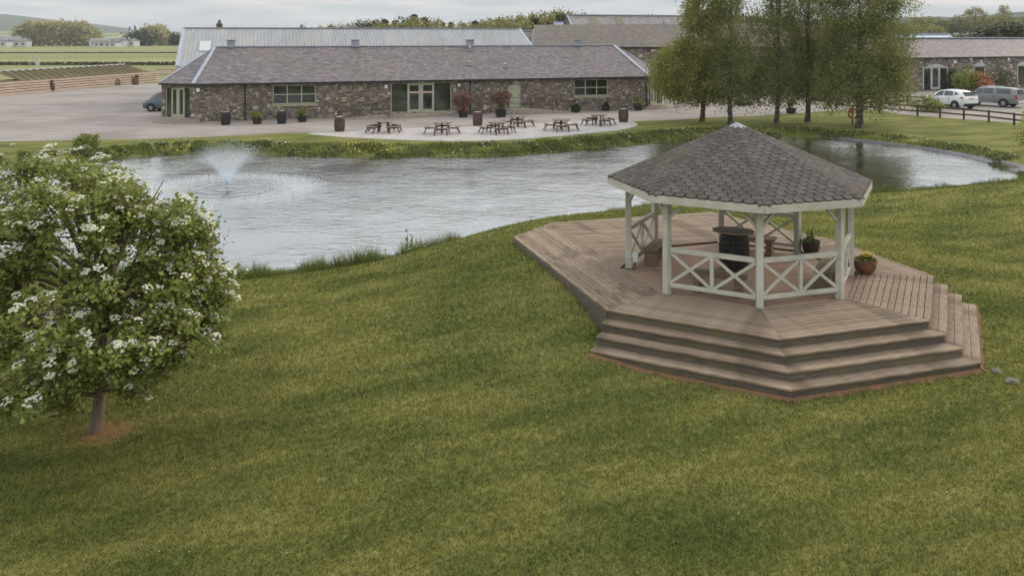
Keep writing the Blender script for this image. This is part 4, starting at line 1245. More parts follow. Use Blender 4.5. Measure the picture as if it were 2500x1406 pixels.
# soil strip at the foot of the lowest step
o1 = offp(.88); o2 = offp(1.05)
so = MB()
for i in range(3):
    nseg = 14
    for j in range(nseg):
        f0, f1 = j / nseg, (j + 1) / nseg
        w0, w1 = .5 + .5 * math.sin(j * 2.1 + i), .5 + .5 * math.sin((j + 1) * 2.1 + i)
        a0, a1 = o1[i].lerp(o1[i + 1], f0), o1[i].lerp(o1[i + 1], f1)
        b0, b1 = o2[i].lerp(o2[i + 1], f0), o2[i].lerp(o2[i + 1], f1)
        b0, b1 = a0.lerp(b0, .35 + .6 * w0), a1.lerp(b1, .35 + .6 * w1)
        so.add([(p.x, p.y, hz(p.x, p.y) + zz) for p, zz in ((a0, .05), (a1, .05), (b1, .006), (b0, .006))], [(0, 3, 2, 1)])
so.build('bare_soil', M['soil'], label='strip of bare red soil along the foot of the lowest step', kind='structure')

# ------------------------------------------------------------------ white pavilion
gz = empty('garden_pavilion', (GC.x, GC.y, ZD), 'white octagonal garden pavilion with grey hexagon shingle roof on the deck', 'pavilion')
RP = 2.73; ZT = 2.98; ZF = ZD - .05
post = [oc(RP, k) for k in range(8)]
for k in range(8):
    p = post[k]
    MB().box((p.x, p.y, (ZF + ZT) / 2), (.15, .15, ZT - ZF), ang(k)).build('post', M['white'], gz, bevel=.008)
for k in range(8):
    a, b = post[k], post[(k + 1) % 8]
    e = (b - a).normalized()
    MB().bar(a + e * .08 + Vector((0, 0, ZT - .08)), b - e * .08 + Vector((0, 0, ZT - .08)), .10, .15).build('beam', M['white'], gz)
    for s, p in ((1, a), (-1, b)):
        q = p + e * s * .07
        MB().bar(q + Vector((0, 0, ZT - .50)), q + e * s * .36 + Vector((0, 0, ZT - .14)), .06, .07).build('knee_brace', M['white'], gz)
def panel(k, nx=2):
    a, b = post[k], post[(k + 1) % 8]
    e = (b - a).normalized(); a = a + e * .075; b = b - e * .075; Ln = (b - a).length
    zt, zb = ZD + .98, ZD + .17
    MB().bar(a + Vector((0, 0, zt)), b + Vector((0, 0, zt)), .085, .11).build('top_rail', M['white'], gz, bevel=.006)
    MB().bar(a + Vector((0, 0, zb)), b + Vector((0, 0, zb)), .075, .09).build('bottom_rail', M['white'], gz, bevel=.006)
    mid = (a + b) / 2
    MB().box((mid.x, mid.y, (zt + zb) / 2), (.08, .07, zt - zb - .10), math.atan2(e.y, e.x)).build('mid_post', M['white'], gz)
    for h0, h1 in ((a, mid - e * .04), (mid + e * .04, b)):
        MB().bar(h0 + Vector((0, 0, zb + .05)), h1 + Vector((0, 0, zt - .055)), .045, .065).build('cross_brace', M['white'], gz)
        MB().bar(h0 + Vector((0, 0, zt - .055)), h1 + Vector((0, 0, zb + .05)), .035, .065).build('cross_brace', M['white'], gz)
for k in (7, 0, 1, 5, 3): panel(k)
# roof
RR_ = 3.25; ZE = 3.05; AP = Vector((GC.x - .02, GC.y, 4.44))
ev = [oc(RR_, k, ZE) for k in range(8)]
fb = MB()
for k in range(8):
    a, b = ev[k], ev[(k + 1) % 8]
    MB().bar(a + Vector((0, 0, -.085)), b + Vector((0, 0, -.085)), .035, .17).build('fascia', M['white'], gz)
sb = MB()
sb.add([p + Vector((0, 0, -.005)) for p in ev] + [AP + Vector((0, 0, -.005))], [(k, (k + 1) % 8, 8) for k in range(8)])
sb.add([oc(RR_ - .03, k, ZE - .11) for k in range(8)], [tuple(range(7, -1, -1))])
groof = sb.build('roof', M['shingle'], gz)
sh = []
for k in range(8):
    a, b = ev[k], ev[(k + 1) % 8]
    sh += [(v, f, ar, k) for v, f, ar in tiles_on([a + (a - GC).normalized() * .02, b + (b - GC).normalized() * .02, AP], .145, .255, .007, 'hex', seed=50 + k)]
camp = Vector((0, 0, CAM_H))
vis = {7: 0, 0: 0, 6: .5, 1: .5, 5: 9, 2: 9, 3: 9, 4: 9}
put_pieces([(v, f, ar + (0 if vis[k] == 0 else (-.02 if vis[k] == .5 else -5))) for v, f, ar, k in sh], 'shingle', M['shingle'], groof, 300, 'shingle_rows')
# ridge shingles over each hip
hp = []
for k in range(8):
    a = ev[k]; d = (AP - a); Ld = d.length; d.normalize()
    side = Vector((-(a - GC).y, (a - GC).x, 0)).normalized()
    n_ = int(Ld / .17)
    for j in range(n_):
        s = .0 + j * .17
        if s > Ld - .25: break
        c0 = a + d * s; c1 = a + d * (s + .24)
        l0, l1 = .034, .014
        dr = Vector((0, 0, -.03)); w = .13
        vs = [c0 - side * w + dr + Vector((0, 0, l0)), c0 + Vector((0, 0, l0 + .012)), c0 + side * w + dr + Vector((0, 0, l0)),
              c1 + side * w + dr + Vector((0, 0, l1)), c1 + Vector((0, 0, l1 + .012)), c1 - side * w + dr + Vector((0, 0, l1))]
        vs += [v - Vector((0, 0, .03)) for v in vs[:3]]
        hp.append((vs, [(0, 1, 4, 5), (1, 2, 3, 4), (6, 7, 1, 0), (7, 8, 2, 1)], 1))
put_pieces(hp, 'hip_shingle', M['shingle'], groof, 140, 'hip_shingle_rows')
cp = MB()
cpv = [AP + (ev[k] - AP) * .075 + Vector((0, 0, .03)) for k in range(8)]
cp.add(cpv + [AP + Vector((0, 0, .05))] + [p - Vector((0, 0, .03)) for p in cpv], [(k, (k + 1) % 8, 8) for k in range(8)] + [(k, 9 + k, 9 + (k + 1) % 8, (k + 1) % 8) for k in range(8)])
cp.build('apex_cap', M['zinc'], groof)

# inside: barrel table, benches, pots
def barrel(root, r, h, mat, n=22, hoops=True, endmat=None):
    n = 22
    prof = [(r * .80, 0), (r * .9, h * .12), (r * .98, h * .35), (r, h * .5), (r * .98, h * .65), (r * .9, h * .88), (r * .80, h)]
    for k in range(n):
        a0, a1 = 2 * math.pi * k / n + .012, 2 * math.pi * (k + 1) / n - .012
        vs, fs = [], []
        for rr, z in prof:
            vs += [(rr * math.cos(a0), rr * math.sin(a0), z), (rr * math.cos(a1), rr * math.sin(a1), z), (rr * .93 * math.cos(a1), rr * .93 * math.sin(a1), z), (rr * .93 * math.cos(a0), rr * .93 * math.sin(a0), z)]
        m_ = len(prof)
        for i in range(m_ - 1):
            b = i * 4
            fs += [(b, b + 1, b + 5, b + 4), (b + 1, b + 2, b + 6, b + 5), (b + 2, b + 3, b + 7, b + 6), (b + 3, b, b + 4, b + 7)]
        t = (m_ - 1) * 4
        fs.append((t, t + 1, t + 2, t + 3)); fs.append((3, 2, 1, 0))
        yield vs, fs
def make_barrel(label, mat, r=.33, h=.92, cat='barrel', group=None, endmat='oldwood', split=False):
    rt = empty('barrel', (0, 0, 0), label, cat, group)
    if split:
        for vs, fs in barrel(rt, r, h, mat): MB().add(vs, fs).build('stave', mat, rt, world=False)
    else:
        b = MB()
        for vs, fs in barrel(rt, r, h, mat): b.add(vs, fs)
        b.build('staves', mat, rt, world=False)
    for f, rr in ((.06, .855), (.2, .955), (.34, 1.0), (.66, 1.0), (.8, .955), (.94, .855)):
        MB().lathe([(r * rr - .004, h * f - .018), (r * rr + .006, h * f - .018), (r * rr + .006, h * f + .018), (r * rr - .004, h * f + .018)], (0, 0, 0), 22).build('hoop', M['hoop'], rt, world=False, smooth=True)
    MB().lathe([(r * .76, h - .045), (r * .76, h - .012)], (0, 0, 0), 22).build('head', M[endmat], rt, world=False)
    return rt
bt = make_barrel('large black barrel holding up the round table inside the pavilion', M['black_barrel'], .385, .93, split=True)
place(bt, (5.68, 20.95, ZF), .2)
tt_ = empty('round_table_top', (5.66, 20.95, ZF + .945), 'round plank table top resting on the black barrel', 'table top')
for k in range(6):
    R_ = .52
    y0, y1 = -R_ + k * 2 * R_ / 6, -R_ + (k + 1) * 2 * R_ / 6 - .012
    cir = [(R_ * math.cos(2 * math.pi * j / 36), R_ * math.sin(2 * math.pi * j / 36)) for j in range(36)]
    q = clip_half(clip_half(cir, 0, 1, y0), 0, -1, -y1)
    MB().prism(q, 0, .045).build('top_plank', M['tabletop'], tt_, world=False)
tt_.rotation_euler = (math.radians(-3), math.radians(2), .25)
def bench(label, mx, my, rz, L_=1.25):
    rt = empty('bench', (mx, my, ZF), label, 'bench', 'low benches inside the pavilion', rz)
    for s in (-.105, .105):
        MB().box((0, s, .43), (L_, .2, .05)).build('seat_plank', M['oldwood'], rt, world=False)
    for s in (-1, 1):
        MB().box((s * (L_ / 2 - .16), 0, .2025), (.14, .34, .405)).build('leg', M['oldwood'], rt, world=False)
    return rt
def between(k, dist): 
    m_ = (post[k] + post[(k + 1) % 8]) / 2; e = (post[(k + 1) % 8] - post[k]).normalized()
    c = m_ + (GC - m_).normalized() * dist
    return c.x, c.y, math.atan2(e.y, e.x)
c = between(7, .55); bench('low bench behind the front left lattice panel of the pavilion', *c)
c = between(1, .42); bench('low bench behind the post at the right end of the pavilion', *c)
c = between(5, .42); bench('low bench beside the left lattice panel of the pavilion', *c)
c = between(3, .45); bench('low bench half hidden behind the black barrel, under the back lattice', *c, 1.1)

def blades_np(n, cx, cy, cz, rad, h, w, lean=.5, seed=1, hvar=.5):
    g = np.random.default_rng(seed)
    a = g.uniform(0, 2 * np.pi, n); r = rad * np.sqrt(g.uniform(0, 1, n))
    x, y = cx + r * np.cos(a), cy + r * np.sin(a)
    hh = h * g.uniform(1 - hvar, 1.1, n)
    la = g.uniform(0, 2 * np.pi, n); ln = g.uniform(0, lean, n) * hh
    ta = g.uniform(0, np.pi, n)
    dx, dy = np.cos(ta) * w / 2, np.sin(ta) * w / 2
    z = np.full(n, cz)
    v = np.stack([np.stack([x - dx, y - dy, z], 1), np.stack([x + dx, y + dy, z], 1), np.stack([x + np.cos(la) * ln, y + np.sin(la) * ln, z + hh], 1)], 1)
    return v
def leafquads(cent, size, g, flat=.5, elong=1.5):
    """one rhombic leaf per centre"""
    n = len(cent)
    nrm = g.normal(size=(n, 3)); nrm[:, 2] += flat * 2.2
    nrm /= np.linalg.norm(nrm, axis=1, keepdims=True)
    t = g.normal(size=(n, 3)); t -= nrm * (t * nrm).sum(1, keepdims=True); t /= np.linalg.norm(t, axis=1, keepdims=True)
    b = np.cross(nrm, t)
    s = (size * g.uniform(.6, 1.3, n))[:, None]
    c = cent
    return np.stack([c - t * s * elong * .5, c - b * s * .5 - t * s * .1, c + t * s * elong * .5 + nrm * s * .1, c + b * s * .5 - t * s * .1], 1)
# pots
def pot(name, label, loc, r, h, mat):
    rt = empty(name, loc, label, 'flower pot')
    MB().lathe([(r * .62, 0), (r * .85, h * .25), (r, h * .6), (r * .97, h * .82), (r * 1.07, h * .88), (r * 1.07, h), (r * .94, h), (r * .9, h * .84)], (0, 0, 0), 26).build('pot', mat, rt, world=False, smooth=True)
    MB().lathe([(r * .9, h * .8), (r * .9, h * .86)], (0, 0, 0), 20).build('soil', M['earth'], rt, world=False)
    return rt
pa = pot('flower_pot', 'dark glazed pot with tall spiky leaves beside the back post of the pavilion', (8.10, 22.2, ZD), .235, .36, M['darkpot'])
q = leafquads(np.stack([np.zeros(40), np.zeros(40), np.full(40, .33)], 1) + nr.normal(0, .08, (40, 3)) * [1, 1, .3] + [0, 0, .05], .09, nr, .2)
o = npmesh('leaves', q, 4, M['leaf_shrub'], None); o.parent = pa
bl = blades_np(26, 0, 0, .3, .12, .5, .035, .35, 3)
o = npmesh('spiky_leaves', bl, 3, M['leaf_dark'], None); o.parent = pa; o['kind'] = 'stuff'
pb = pot('flower_pot', 'terracotta pot of yellow pansies standing on the right of the deck', (8.80, 20.42, ZD), .27, .34, M['terracotta'])
cen = nr.normal(0, .09, (220, 3)) * [1, 1, .35] + [.05, -.02, .36]
o = npmesh('leaves', leafquads(cen, .06, nr), 4, M['leaf_shrub'], None); o.parent = pb
for j in range(46):
    a, r = rnd.uniform(0, 6.28), .15 * math.sqrt(rnd.random())
    m_ = MB()
    cxx, cyy, czz = .04 + r * math.cos(a), -.02 + r * math.sin(a), .44 + rnd.uniform(-.03, .06)
    for i in range(5):
        b0 = 2 * math.pi * i / 5
        p = Vector((cxx, cyy, czz))
        q1_ = p + Vector((math.cos(b0 - .5) * .04, math.sin(b0 - .5) * .04, .008)); q2_ = p + Vector((math.cos(b0 + .5) * .04, math.sin(b0 + .5) * .04, .008))
        m_.add([p, q1_, p + Vector((math.cos(b0) * .055, math.sin(b0) * .055, .004)), q2_], [(0, 1, 2, 3)])
    m_.build('flower', M['fl_yellow'], pb, world=False)
# white socket box and cable at the left post
sx_ = post[6]
sk = empty('socket_box', (sx_.x + .16, sx_.y - .1, ZF), 'small white socket box on a short stand at the left post', 'socket box')
MB().box((0, 0, .33), (.13, .08, .24)).build('box', M['whiteplastic'], sk, world=False, bevel=.01)
MB().tube([(0, .03, 0), (0, .03, .3)], .012, 6).build('stand', M['iron'], sk, world=False)
MB().tube([(0, 0, .22), (-.1, -.08, .05), (-.25, -.1, .07), (-.4, -.02, .07)], .012, 6).build('cable', M['iron'], sk, world=False)
# stones on the grass by the corner of the steps
for (x, y, s, lb) in ((2432, 912, .085, 'small grey stone lying on the grass nearest the steps'), (2470, 938, .105, 'larger pale stone on the grass at the right edge')):
    p = P(x, y, 0)
    m_ = MB(); r = random.Random(x)
    prof = []
    pts = []
    for i in range(5):
        th = math.pi * i / 4
        for j in range(8):
            ph = 2 * math.pi * j / 8
            k = s * r.uniform(.8, 1.2)
            pts.append((p.x + 1.3 * k * math.sin(th) * math.cos(ph), p.y + k * math.sin(th) * math.sin(ph), hz(p.x, p.y) + .3 * s + .7 * k * math.cos(th)))
    fs = [(i * 8 + j, (i + 1) * 8 + j, (i + 1) * 8 + (j + 1) % 8, i * 8 + (j + 1) % 8) for i in range(4) for j in range(8)]
    o = m_.add(pts, fs).build('field_stone', M['stonegrey'], None, smooth=True, loc=p); tag(o, lb, 'stone')
# ------------------------------------------------------------------ picnic tables
def make_table():
    rt = empty('picnic_table', (0, 0, 0), 'x', 'picnic table', 'picnic tables on the patio')
    n_ = 16
    cir = [(.66 * math.cos(2 * math.pi * j / n_), .66 * math.sin(2 * math.pi * j / n_)) for j in range(n_)]
    for k in range(7):
        y0, y1 = -.66 + k * 1.32 / 7, -.66 + (k + 1) * 1.32 / 7 - .014
        q = clip_half(clip_half(cir, 0, 1, y0), 0, -1, -y1)
        MB().prism(q, .72, .755).build('top_plank', M['picnic_top'], rt, world=False)
    for k in range(4):
        a = math.pi / 2 * k
        c_, s_ = math.cos(a), math.sin(a)
        T = lambda x, y, z: (x * c_ - y * s_, x * s_ + y * c_, z)
        pts = []
        for j in range(5):
            b = -.5 + j * .25; pts.append(T(1.24 * math.cos(b), 1.24 * math.sin(b), 0)[:2])
        for j in range(5):
            b = .5 - j * .25; pts.append(T(.98 * math.cos(b), .98 * math.sin(b), 0)[:2])
        MB().prism(pts, .43, .465).build('bench_seat', M['picnic_top'], rt, world=False)
        for s in (-1, 1):
            MB().bar(T(1.22, s * .42, 0), T(1.02, s * .40, .43), .09, .05, up=T(1, 0, 0)).build('bench_leg', M['picnic'], rt, world=False)
        MB().bar(T(1.09, -.44, .38), T(1.09, .44, .38), .05, .09).build('bench_rail', M['picnic'], rt, world=False)
        MB().bar(T(.50, 0, 0), T(.38, 0, .72), .09, .05, up=T(1, 0, 0)).build('leg', M['picnic'], rt, world=False)
        MB().bar(T(.3, 0, .36), T(1.12, 0, .36), .045, .1).build('bench_arm', M['picnic'], rt, world=False)
    for a in (0, math.pi / 2):
        MB().bar((-.55 * math.cos(a), -.55 * math.sin(a), .68 - (.0 if a == 0 else .0)), (.55 * math.cos(a), .55 * math.sin(a), .68 - .0), .05, .07 if a == 0 else .069).build('top_batten', M['picnic'], rt, world=False)
    return rt
tabs = [(937, 323, .78, 'leftmost picnic table on the patio, in front of the ramp railing'),
        (1079, 326, .02, 'picnic table standing in front of the glazed entrance doors'),
        (1214, 325, .3, 'picnic table overlapping the table behind it, near the middle of the patio'),
        (1264, 309, .1, 'rearmost picnic table, right of the brown barrel in the middle'),
        (1370, 318, .05, 'picnic table between the overlapping pair and the rightmost table'),
        (1461, 305, .35, 'rightmost picnic table, next to the brown barrel with shiny hoops')]
tp = make_table()
for i, (x, y, a, lb) in enumerate(tabs):
    t = tp if i == 0 else copytree(tp)
    place(t, P(x, y, TZ + .012), a, lb, s=(.98, .98, .98))
# barrels and tubs before the hall
bb_ = make_barrel('x', M['brown_barrel'], .35, .95, endmat='barrel_end')
bk = make_barrel('x', M['black_barrel'], .36, .95, endmat='barrel_end')
gl = 'barrels standing before the hall'
place(bk, P(551, 305, TZ + .01), 0, 'black barrel by the wall left of the first downpipe', gl)
place(copytree(bk), P(688, 302, TZ + .01), .3, 'black barrel with pale top under the left window', gl)
place(bb_, P(829, 321, TZ + .01), 0, 'brown barrel at the left end of the patio', gl, (1.05, 1.05, 1.05))
place(copytree(bb_), P(1166, 307, TZ + .01), .5, 'brown barrel with pale top in the middle, before the red shrubs', gl)
place(copytree(bb_), P(1522, 298, TZ + .013), 1.0, 'brown barrel at the right tip of the patio', gl, (1.1, 1.1, 1.05))

def bush(root, cx, cy, cz, rx, ry, rz, n, size, mat, seed, name='foliage', flat=.3, clump=26):
    g = np.random.default_rng(seed)
    k = max(4, n // clump)
    d = g.normal(size=(k, 3)); d /= np.linalg.norm(d, axis=1, keepdims=True); d *= g.uniform(.35, 1, (k, 1)) ** .6
    c = d * [rx, ry, rz] + [cx, cy, cz]
    cen = np.repeat(c, clump, 0) + g.normal(0, 1, (k * clump, 3)) * min(rx, rz) * .22
    o = npmesh(name, leafquads(cen, size, g, flat), 4, mat, None)
    o.parent = root
    return o
def tub(label, loc, r, h, kind, seed, s=1.0):
    rt = empty('planter', loc, label, 'planter', 'half barrel planters')
    b = MB()
    b.lathe([(r * .8, 0), (r * .93, h * .5), (r, h), (r * .9, h), (r * .88, h * .85)], (0, 0, 0), 18).build('tub', M['black_barrel'], rt, world=False)
    for f in (.25, .8): MB().lathe([(r * (.8 + .2 * f) - .01, h * f - .02), (r * (.82 + .2 * f) + .008, h * f - .02), (r * (.82 + .2 * f) + .008, h * f + .02), (r * (.8 + .2 * f) - .01, h * f + .02)], (0, 0, 0), 18).build('hoop', M['hoop'], rt, world=False)
    MB().lathe([(r * .88, h * .86), (r * .88, h * .9)], (0, 0, 0), 14).build('soil', M['earth'], rt, world=False)
    if kind == 'green': bush(rt, 0, 0, h + .25, r * .85, r * .85, .32, 420, .09, M['leaf_shrub'], seed)
    if kind == 'low': bush(rt, 0, 0, h + .12, r * 1.3, r * 1.2, .2, 420, .09, M['leaf_dark'], seed); bush(rt, 0, 0, h + .35, .12, .12, .3, 120, .08, M['leaf_dark'], seed + 1, 'stem_foliage')
    if kind == 'red':
        for j in range(7):
            a = j * .9
            MB().tube([(0, 0, h * .8), (.2 * math.cos(a), .2 * math.sin(a), h + .6), (.5 * math.cos(a), .5 * math.sin(a), h + 1.15)], [.025, .018, .008], 5).build('branch', M['bark'], rt, world=False)
        bush(rt, 0, 0, h + .95, .85, .7, .55, 1500, .09, M['leaf_red'], seed, clump=18)
        bush(rt, .05, 0, h + .3, .35, .35, .3, 260, .09, M['leaf_orange'] if seed % 2 else M['leaf_shrub'], seed + 3, 'lower_foliage')
    if kind == 'flowers':
        bush(rt, 0, 0, h + .15, r, r, .22, 360, .08, M['leaf_dark'], seed); bush(rt, 0, 0, h + .3, r * .8, r * .8, .15, 90, .07, M['leaf_red'], seed + 1, 'blossom')
    if kind == 'yellow':
        bush(rt, 0, 0, h + .15, r, r, .2, 300, .09, M['leaf_shrub'], seed); bush(rt, 0, 0, h + .28, r * .9, r * .9, .15, 260, .09, M['fl_yellow'], seed + 1, 'blossom')
    if kind == 'tall':
        bush(rt, 0, 0, h + .2, r * .6, r * .6, .3, 300, .09, M['leaf_shrub'], seed); bush(rt, 0, 0, h + 1.2, .5, .5, .9, 900, .1, M['leaf_birch'], seed + 1, 'upper_foliage')
        MB().tube([(0, 0, h * .8), (0, 0, h + 1.3)], [.04, .02], 6).build('stem', M['bark'], rt, world=False)
    return rt
tub('half barrel planter with bright green shrub between the two black barrels', P(628, 303, TZ + .01), .36, .42, 'green', 1)
tub('half barrel planter with conical green shrub under the right part of the left window', P(738, 298, TZ + .01), .36, .42, 'green', 2)
tub('half barrel planter with red leaved maple beside the glazed entrance', P(1131, 287, TZ + .01), .40, .5, 'red', 3)
tub('half barrel planter with red maple and orange leaves beside the side door ramp', P(1223, 286, TZ + .01), .46, .6, 'red', 6)
tub('planter with spreading dark shrub under the right window', P(1405, 275, TZ + .01), .42, .4, 'low', 8)
tub('planter with small red flowers by the wall right of the right window', P(1480, 271, TZ + .01), .34, .4, 'flowers', 9)
tub('planter with dark shrub at the right corner of the hall', P(1558, 270, TZ + .01), .4, .45, 'green', 12)
tub('half barrel planter with tall shrub on the lawn edge between the birches', P(1931, 277, TZ + .01), .42, .42, 'tall', 14)
tub('planter full of yellow flowers seen between the two right birches', P(1999, 247, TZ + .01), .75, .4, 'yellow', 16)
tub('planter with orange flowers glimpsed under the second birch', P(1815, 257, TZ + .01), .9, .35, 'flowers', 18)

# ------------------------------------------------------------------ fence by the car park
fpx = [(2040, 266), (2147, 276), (2240, 284), (2295, 288), (2353, 293), (2414, 299), (2476, 307), (2545, 315), (2620, 325)]
fpt = [P(x, y, TZ) for x, y in fpx]
fe = empty('post_and_rail_fence', fpt[4], 'dark wooden two rail fence between the far lawn and the car park', 'fence')
for p in fpt:
    MB().box((p.x, p.y, TZ + .45), (.11, .11, .95), .3).build('post', M['fencewood'], fe)
for a, b in zip(fpt[:-1], fpt[1:]):
    for z in (.82, .42):
        MB().bar(a + Vector((0, -.08, z)), b + Vector((0, -.08, z + rnd.uniform(-.02, .02))), .04, .12).build('rail', M['fencewood'], fe)
f2 = [P(x, y, TZ) for x, y in [(2105, 262), (2150, 261), (2215, 259), (2260, 258)]]
fe2 = empty('post_and_rail_fence', f2[1], 'short return of wooden fence half hidden behind the rightmost birch', 'fence')
for p in f2: MB().box((p.x, p.y, TZ + .45), (.14, .14, .95)).build('post', M['fencewood'], fe2)
for a, b in zip(f2[:-1], f2[1:]):
    for z in (.82, .42): MB().bar(a + Vector((0, -.08, z)), b + Vector((0, -.08, z)), .04, .12).build('rail', M['fencewood'], fe2)

# ------------------------------------------------------------------ life ring on its post
lp = P(2082, 306, TZ); lr = empty('life_ring', lp + Vector((0, 0, .3)), 'orange life ring hanging on a post beside the rightmost birch trunk', 'life ring')
ring_v, ring_f = [], []
for i in range(24):
    a = 2 * math.pi * i / 24
    for j in range(8):
        b = 2 * math.pi * j / 8
        rr = .34 + .075 * math.cos(b)
        ring_v.append((rr * math.cos(a), .075 * math.sin(b) - .1, .55 + rr * math.sin(a)))
for i in range(24):
    for j in range(8):
        ring_f.append((i * 8 + j, ((i + 1) % 24) * 8 + j, ((i + 1) % 24) * 8 + (j + 1) % 8, i * 8 + (j + 1) % 8))
MB().add(ring_v, ring_f).build('ring', M['orange'], lr, world=False, smooth=True)
for a in (0, math.pi / 2, math.pi, 1.5 * math.pi):
    MB().box((.34 * math.cos(a), -.1, .55 + .34 * math.sin(a)), (.1 if abs(math.sin(a)) > .5 else .17, .165, .17 if abs(math.sin(a)) > .5 else .1)).build('white_band', M['whiteplastic'], lr, world=False)
MB().box((0, .04, .3), (.08, .08, 1.3)).build('post', M['fencewood'], lr, world=False)

# ------------------------------------------------------------------ vehicles
def vehicle(name, label, cat, stations, W, paintm, wheels, wr, loc, heading, sidewin, rear=None, extra=None, rz_off=0):
    """stations: x (nose +), z sill, z belt, z roof, half width factor, half roof width factor"""
    rt = empty(name, loc, label, cat)
    rt.rotation_euler = (0, 0, heading)
    secs = []
    for (x, zs, zb, zr, wf, rf) in stations:
        w, r = W / 2 * wf, W / 2 * rf
        half = [(w * .90, zs), (w * .98, zs + .12), (w, zs + (zb - zs) * .55), (w * .97, zb), (w * .97 + (r - w * .97) * .5, zb + (zr - zb) * .55), (r, zb + (zr - zb) * .93), (r * .8, zr), (0, zr + .015)]
        secs.append([(x, y, z) for y, z in half] + [(x, -y, z) for y, z in half[-2::-1]])
    n_ = len(secs[0])
    b = MB()
    b.add([p for s in secs for p in s], [(i * n_ + k, i * n_ + k + 1, (i + 1) * n_ + k + 1, (i + 1) * n_ + k) for i in range(len(secs) - 1) for k in range(n_ - 1)]
          + [tuple(range(n_)), tuple((len(secs) - 1) * n_ + k for k in range(n_ - 1, -1, -1))]
          + [(i * n_, (i + 1) * n_, (i + 1) * n_ + n_ - 1, i * n_ + n_ - 1) for i in range(len(secs) - 1)])
    body = b.build('body', paintm, rt, world=False, smooth=True)
    def surf(x, f, side):
        """point on the glasshouse: f from belt (0) to roof (1)"""
        for s0, s1 in zip(stations[:-1], stations[1:]):
            if min(s0[0], s1[0]) <= x <= max(s0[0], s1[0]):
                t = (x - s0[0]) / (s1[0] - s0[0]) if s1[0] != s0[0] else 0
                zb = s0[2] + (s1[2] - s0[2]) * t; zr = s0[3] + (s1[3] - s0[3]) * t
                w = (s0[4] + (s1[4] - s0[4]) * t) * W / 2 * .97; r = (s0[5] + (s1[5] - s0[5]) * t) * W / 2
                return Vector((x, side * (w + (r - w) * f * .93 + .012), zb + (zr - zb) * f))
    for side in (1, -1):
        for q in sidewin:
            pts = [surf(x, f, side) for x, f in q]
            MB().add(pts + [p - Vector((0, side * .03, 0)) for p in pts], [tuple(range(len(pts)))] + [(i, len(pts) + i, len(pts) + (i + 1) % len(pts), (i + 1) % len(pts)) for i in range(len(pts))]).build('side_window', M['carglass'], body, world=False)
    for x in wheels:
        for side in (1, -1):
            y = side * (W / 2 - .10)
            m_ = MB(); vs = []
            prof = [(wr * .62, -.1), (wr * .97, -.1), (wr, -.06), (wr, .06), (wr * .97, .1), (wr * .62, .1)]
            nn = 22
            for r_, o_ in prof:
                for k in range(nn):
                    a = 2 * math.pi * k / nn
                    vs.append((x + r_ * math.cos(a), y + o_, wr + r_ * math.sin(a)))
            fs = [(i * nn + k, i * nn + (k + 1) % nn, ((i + 1) % 6) * nn + (k + 1) % nn, ((i + 1) % 6) * nn + k) for i in range(6) for k in range(nn)]
            wh = m_.add(vs, fs).build('wheel', M['rubber'], rt, world=False, smooth=True)
            rm = MB()
            vs = [(x + wr * .62 * math.cos(2 * math.pi * k / nn), y + side * .045, wr + wr * .62 * math.sin(2 * math.pi * k / nn)) for k in range(nn)]
            rm.add(vs, [tuple(range(nn))]); rm.build('hub', M['iron'], wh, world=False)
            sp = MB()
            for k in range(5):
                a = 2 * math.pi * k / 5 + .3
                sp.bar((x, y + side * .07, wr), (x + wr * .6 * math.cos(a), y + side * .07, wr + wr * .6 * math.sin(a)), wr * .2, .03, up=(0, 1, 0))
            sp.build('spokes', M['alloy'], wh, world=False)
            ar = MB()
            pts = []
            for k in range(13):
                a = math.pi * k / 12
                pts.append((x + (wr + .06) * math.cos(a), side * (W / 2 + .004), wr + (wr + .06) * math.sin(a)))
            pts.append((x - wr - .06, side * (W / 2 + .004), .2)); pts.append((x + wr + .06, side * (W / 2 + .004), .2))
            ar.add(pts + [(p[0], side * (W / 2 - .25), p[2]) for p in pts], [tuple(range(len(pts)))] + [(i, len(pts) + i, len(pts) + (i + 1) % len(pts), (i + 1) % len(pts)) for i in range(len(pts))])
            ar.build('wheel_arch', M['rubber'], body, world=False)
            # the wheel stands proud of the dark arch
            for ob in (wh,):
                ob.location = (0, side * .07, 0)
    return rt, body
# stations run nose to tail along +x to -x
suv_st = [(2.18, .42, .62, .64, .78, .6), (2.12, .30, .74, .78, .9, .7), (1.7, .25, .92, .96, .98, .82), (1.05, .25, .98, 1.06, 1.0, .84), (.35, .25, 1.0, 1.50, 1.0, .72), (-.3, .25, 1.02, 1.59, 1.0, .72), (-1.2, .25, 1.05, 1.57, 1.0, .70), (-1.75, .27, 1.08, 1.46, .98, .66), (-2.08, .30, 1.06, 1.14, .93, .74), (-2.17, .38, .88, .92, .88, .74)]
sw = [[(.75, .12), (-.12, .12), (-.12, .86), (.28, .84)], [(-.22, .12), (-1.15, .14), (-1.0, .8), (-.22, .86)], [(-1.25, .2), (-1.62, .5), (-1.15, .8)]]
th_ = math.radians(180 - 69)
wh = P(2332, 267, TZ + .006)
hv = Vector((math.cos(th_), math.sin(th_), 0)); lv = Vector((-hv.y, hv.x, 0))     # heading and its left
ctr = wh + hv * 1.35 - lv * .83
suv, sb_ = vehicle('parked_car', 'white crossover car parked on gravel with its tailgate towards the fence', 'car', suv_st, 1.82, M['carwhite'], (1.35, -1.32), .34, (ctr.x, ctr.y, TZ + .006), th_, sw)
suv.scale = (1.06, 1.06, 1.06)
def part(root, name, mat, verts, faces): return MB().add(verts, faces).build(name, mat, root, world=False)
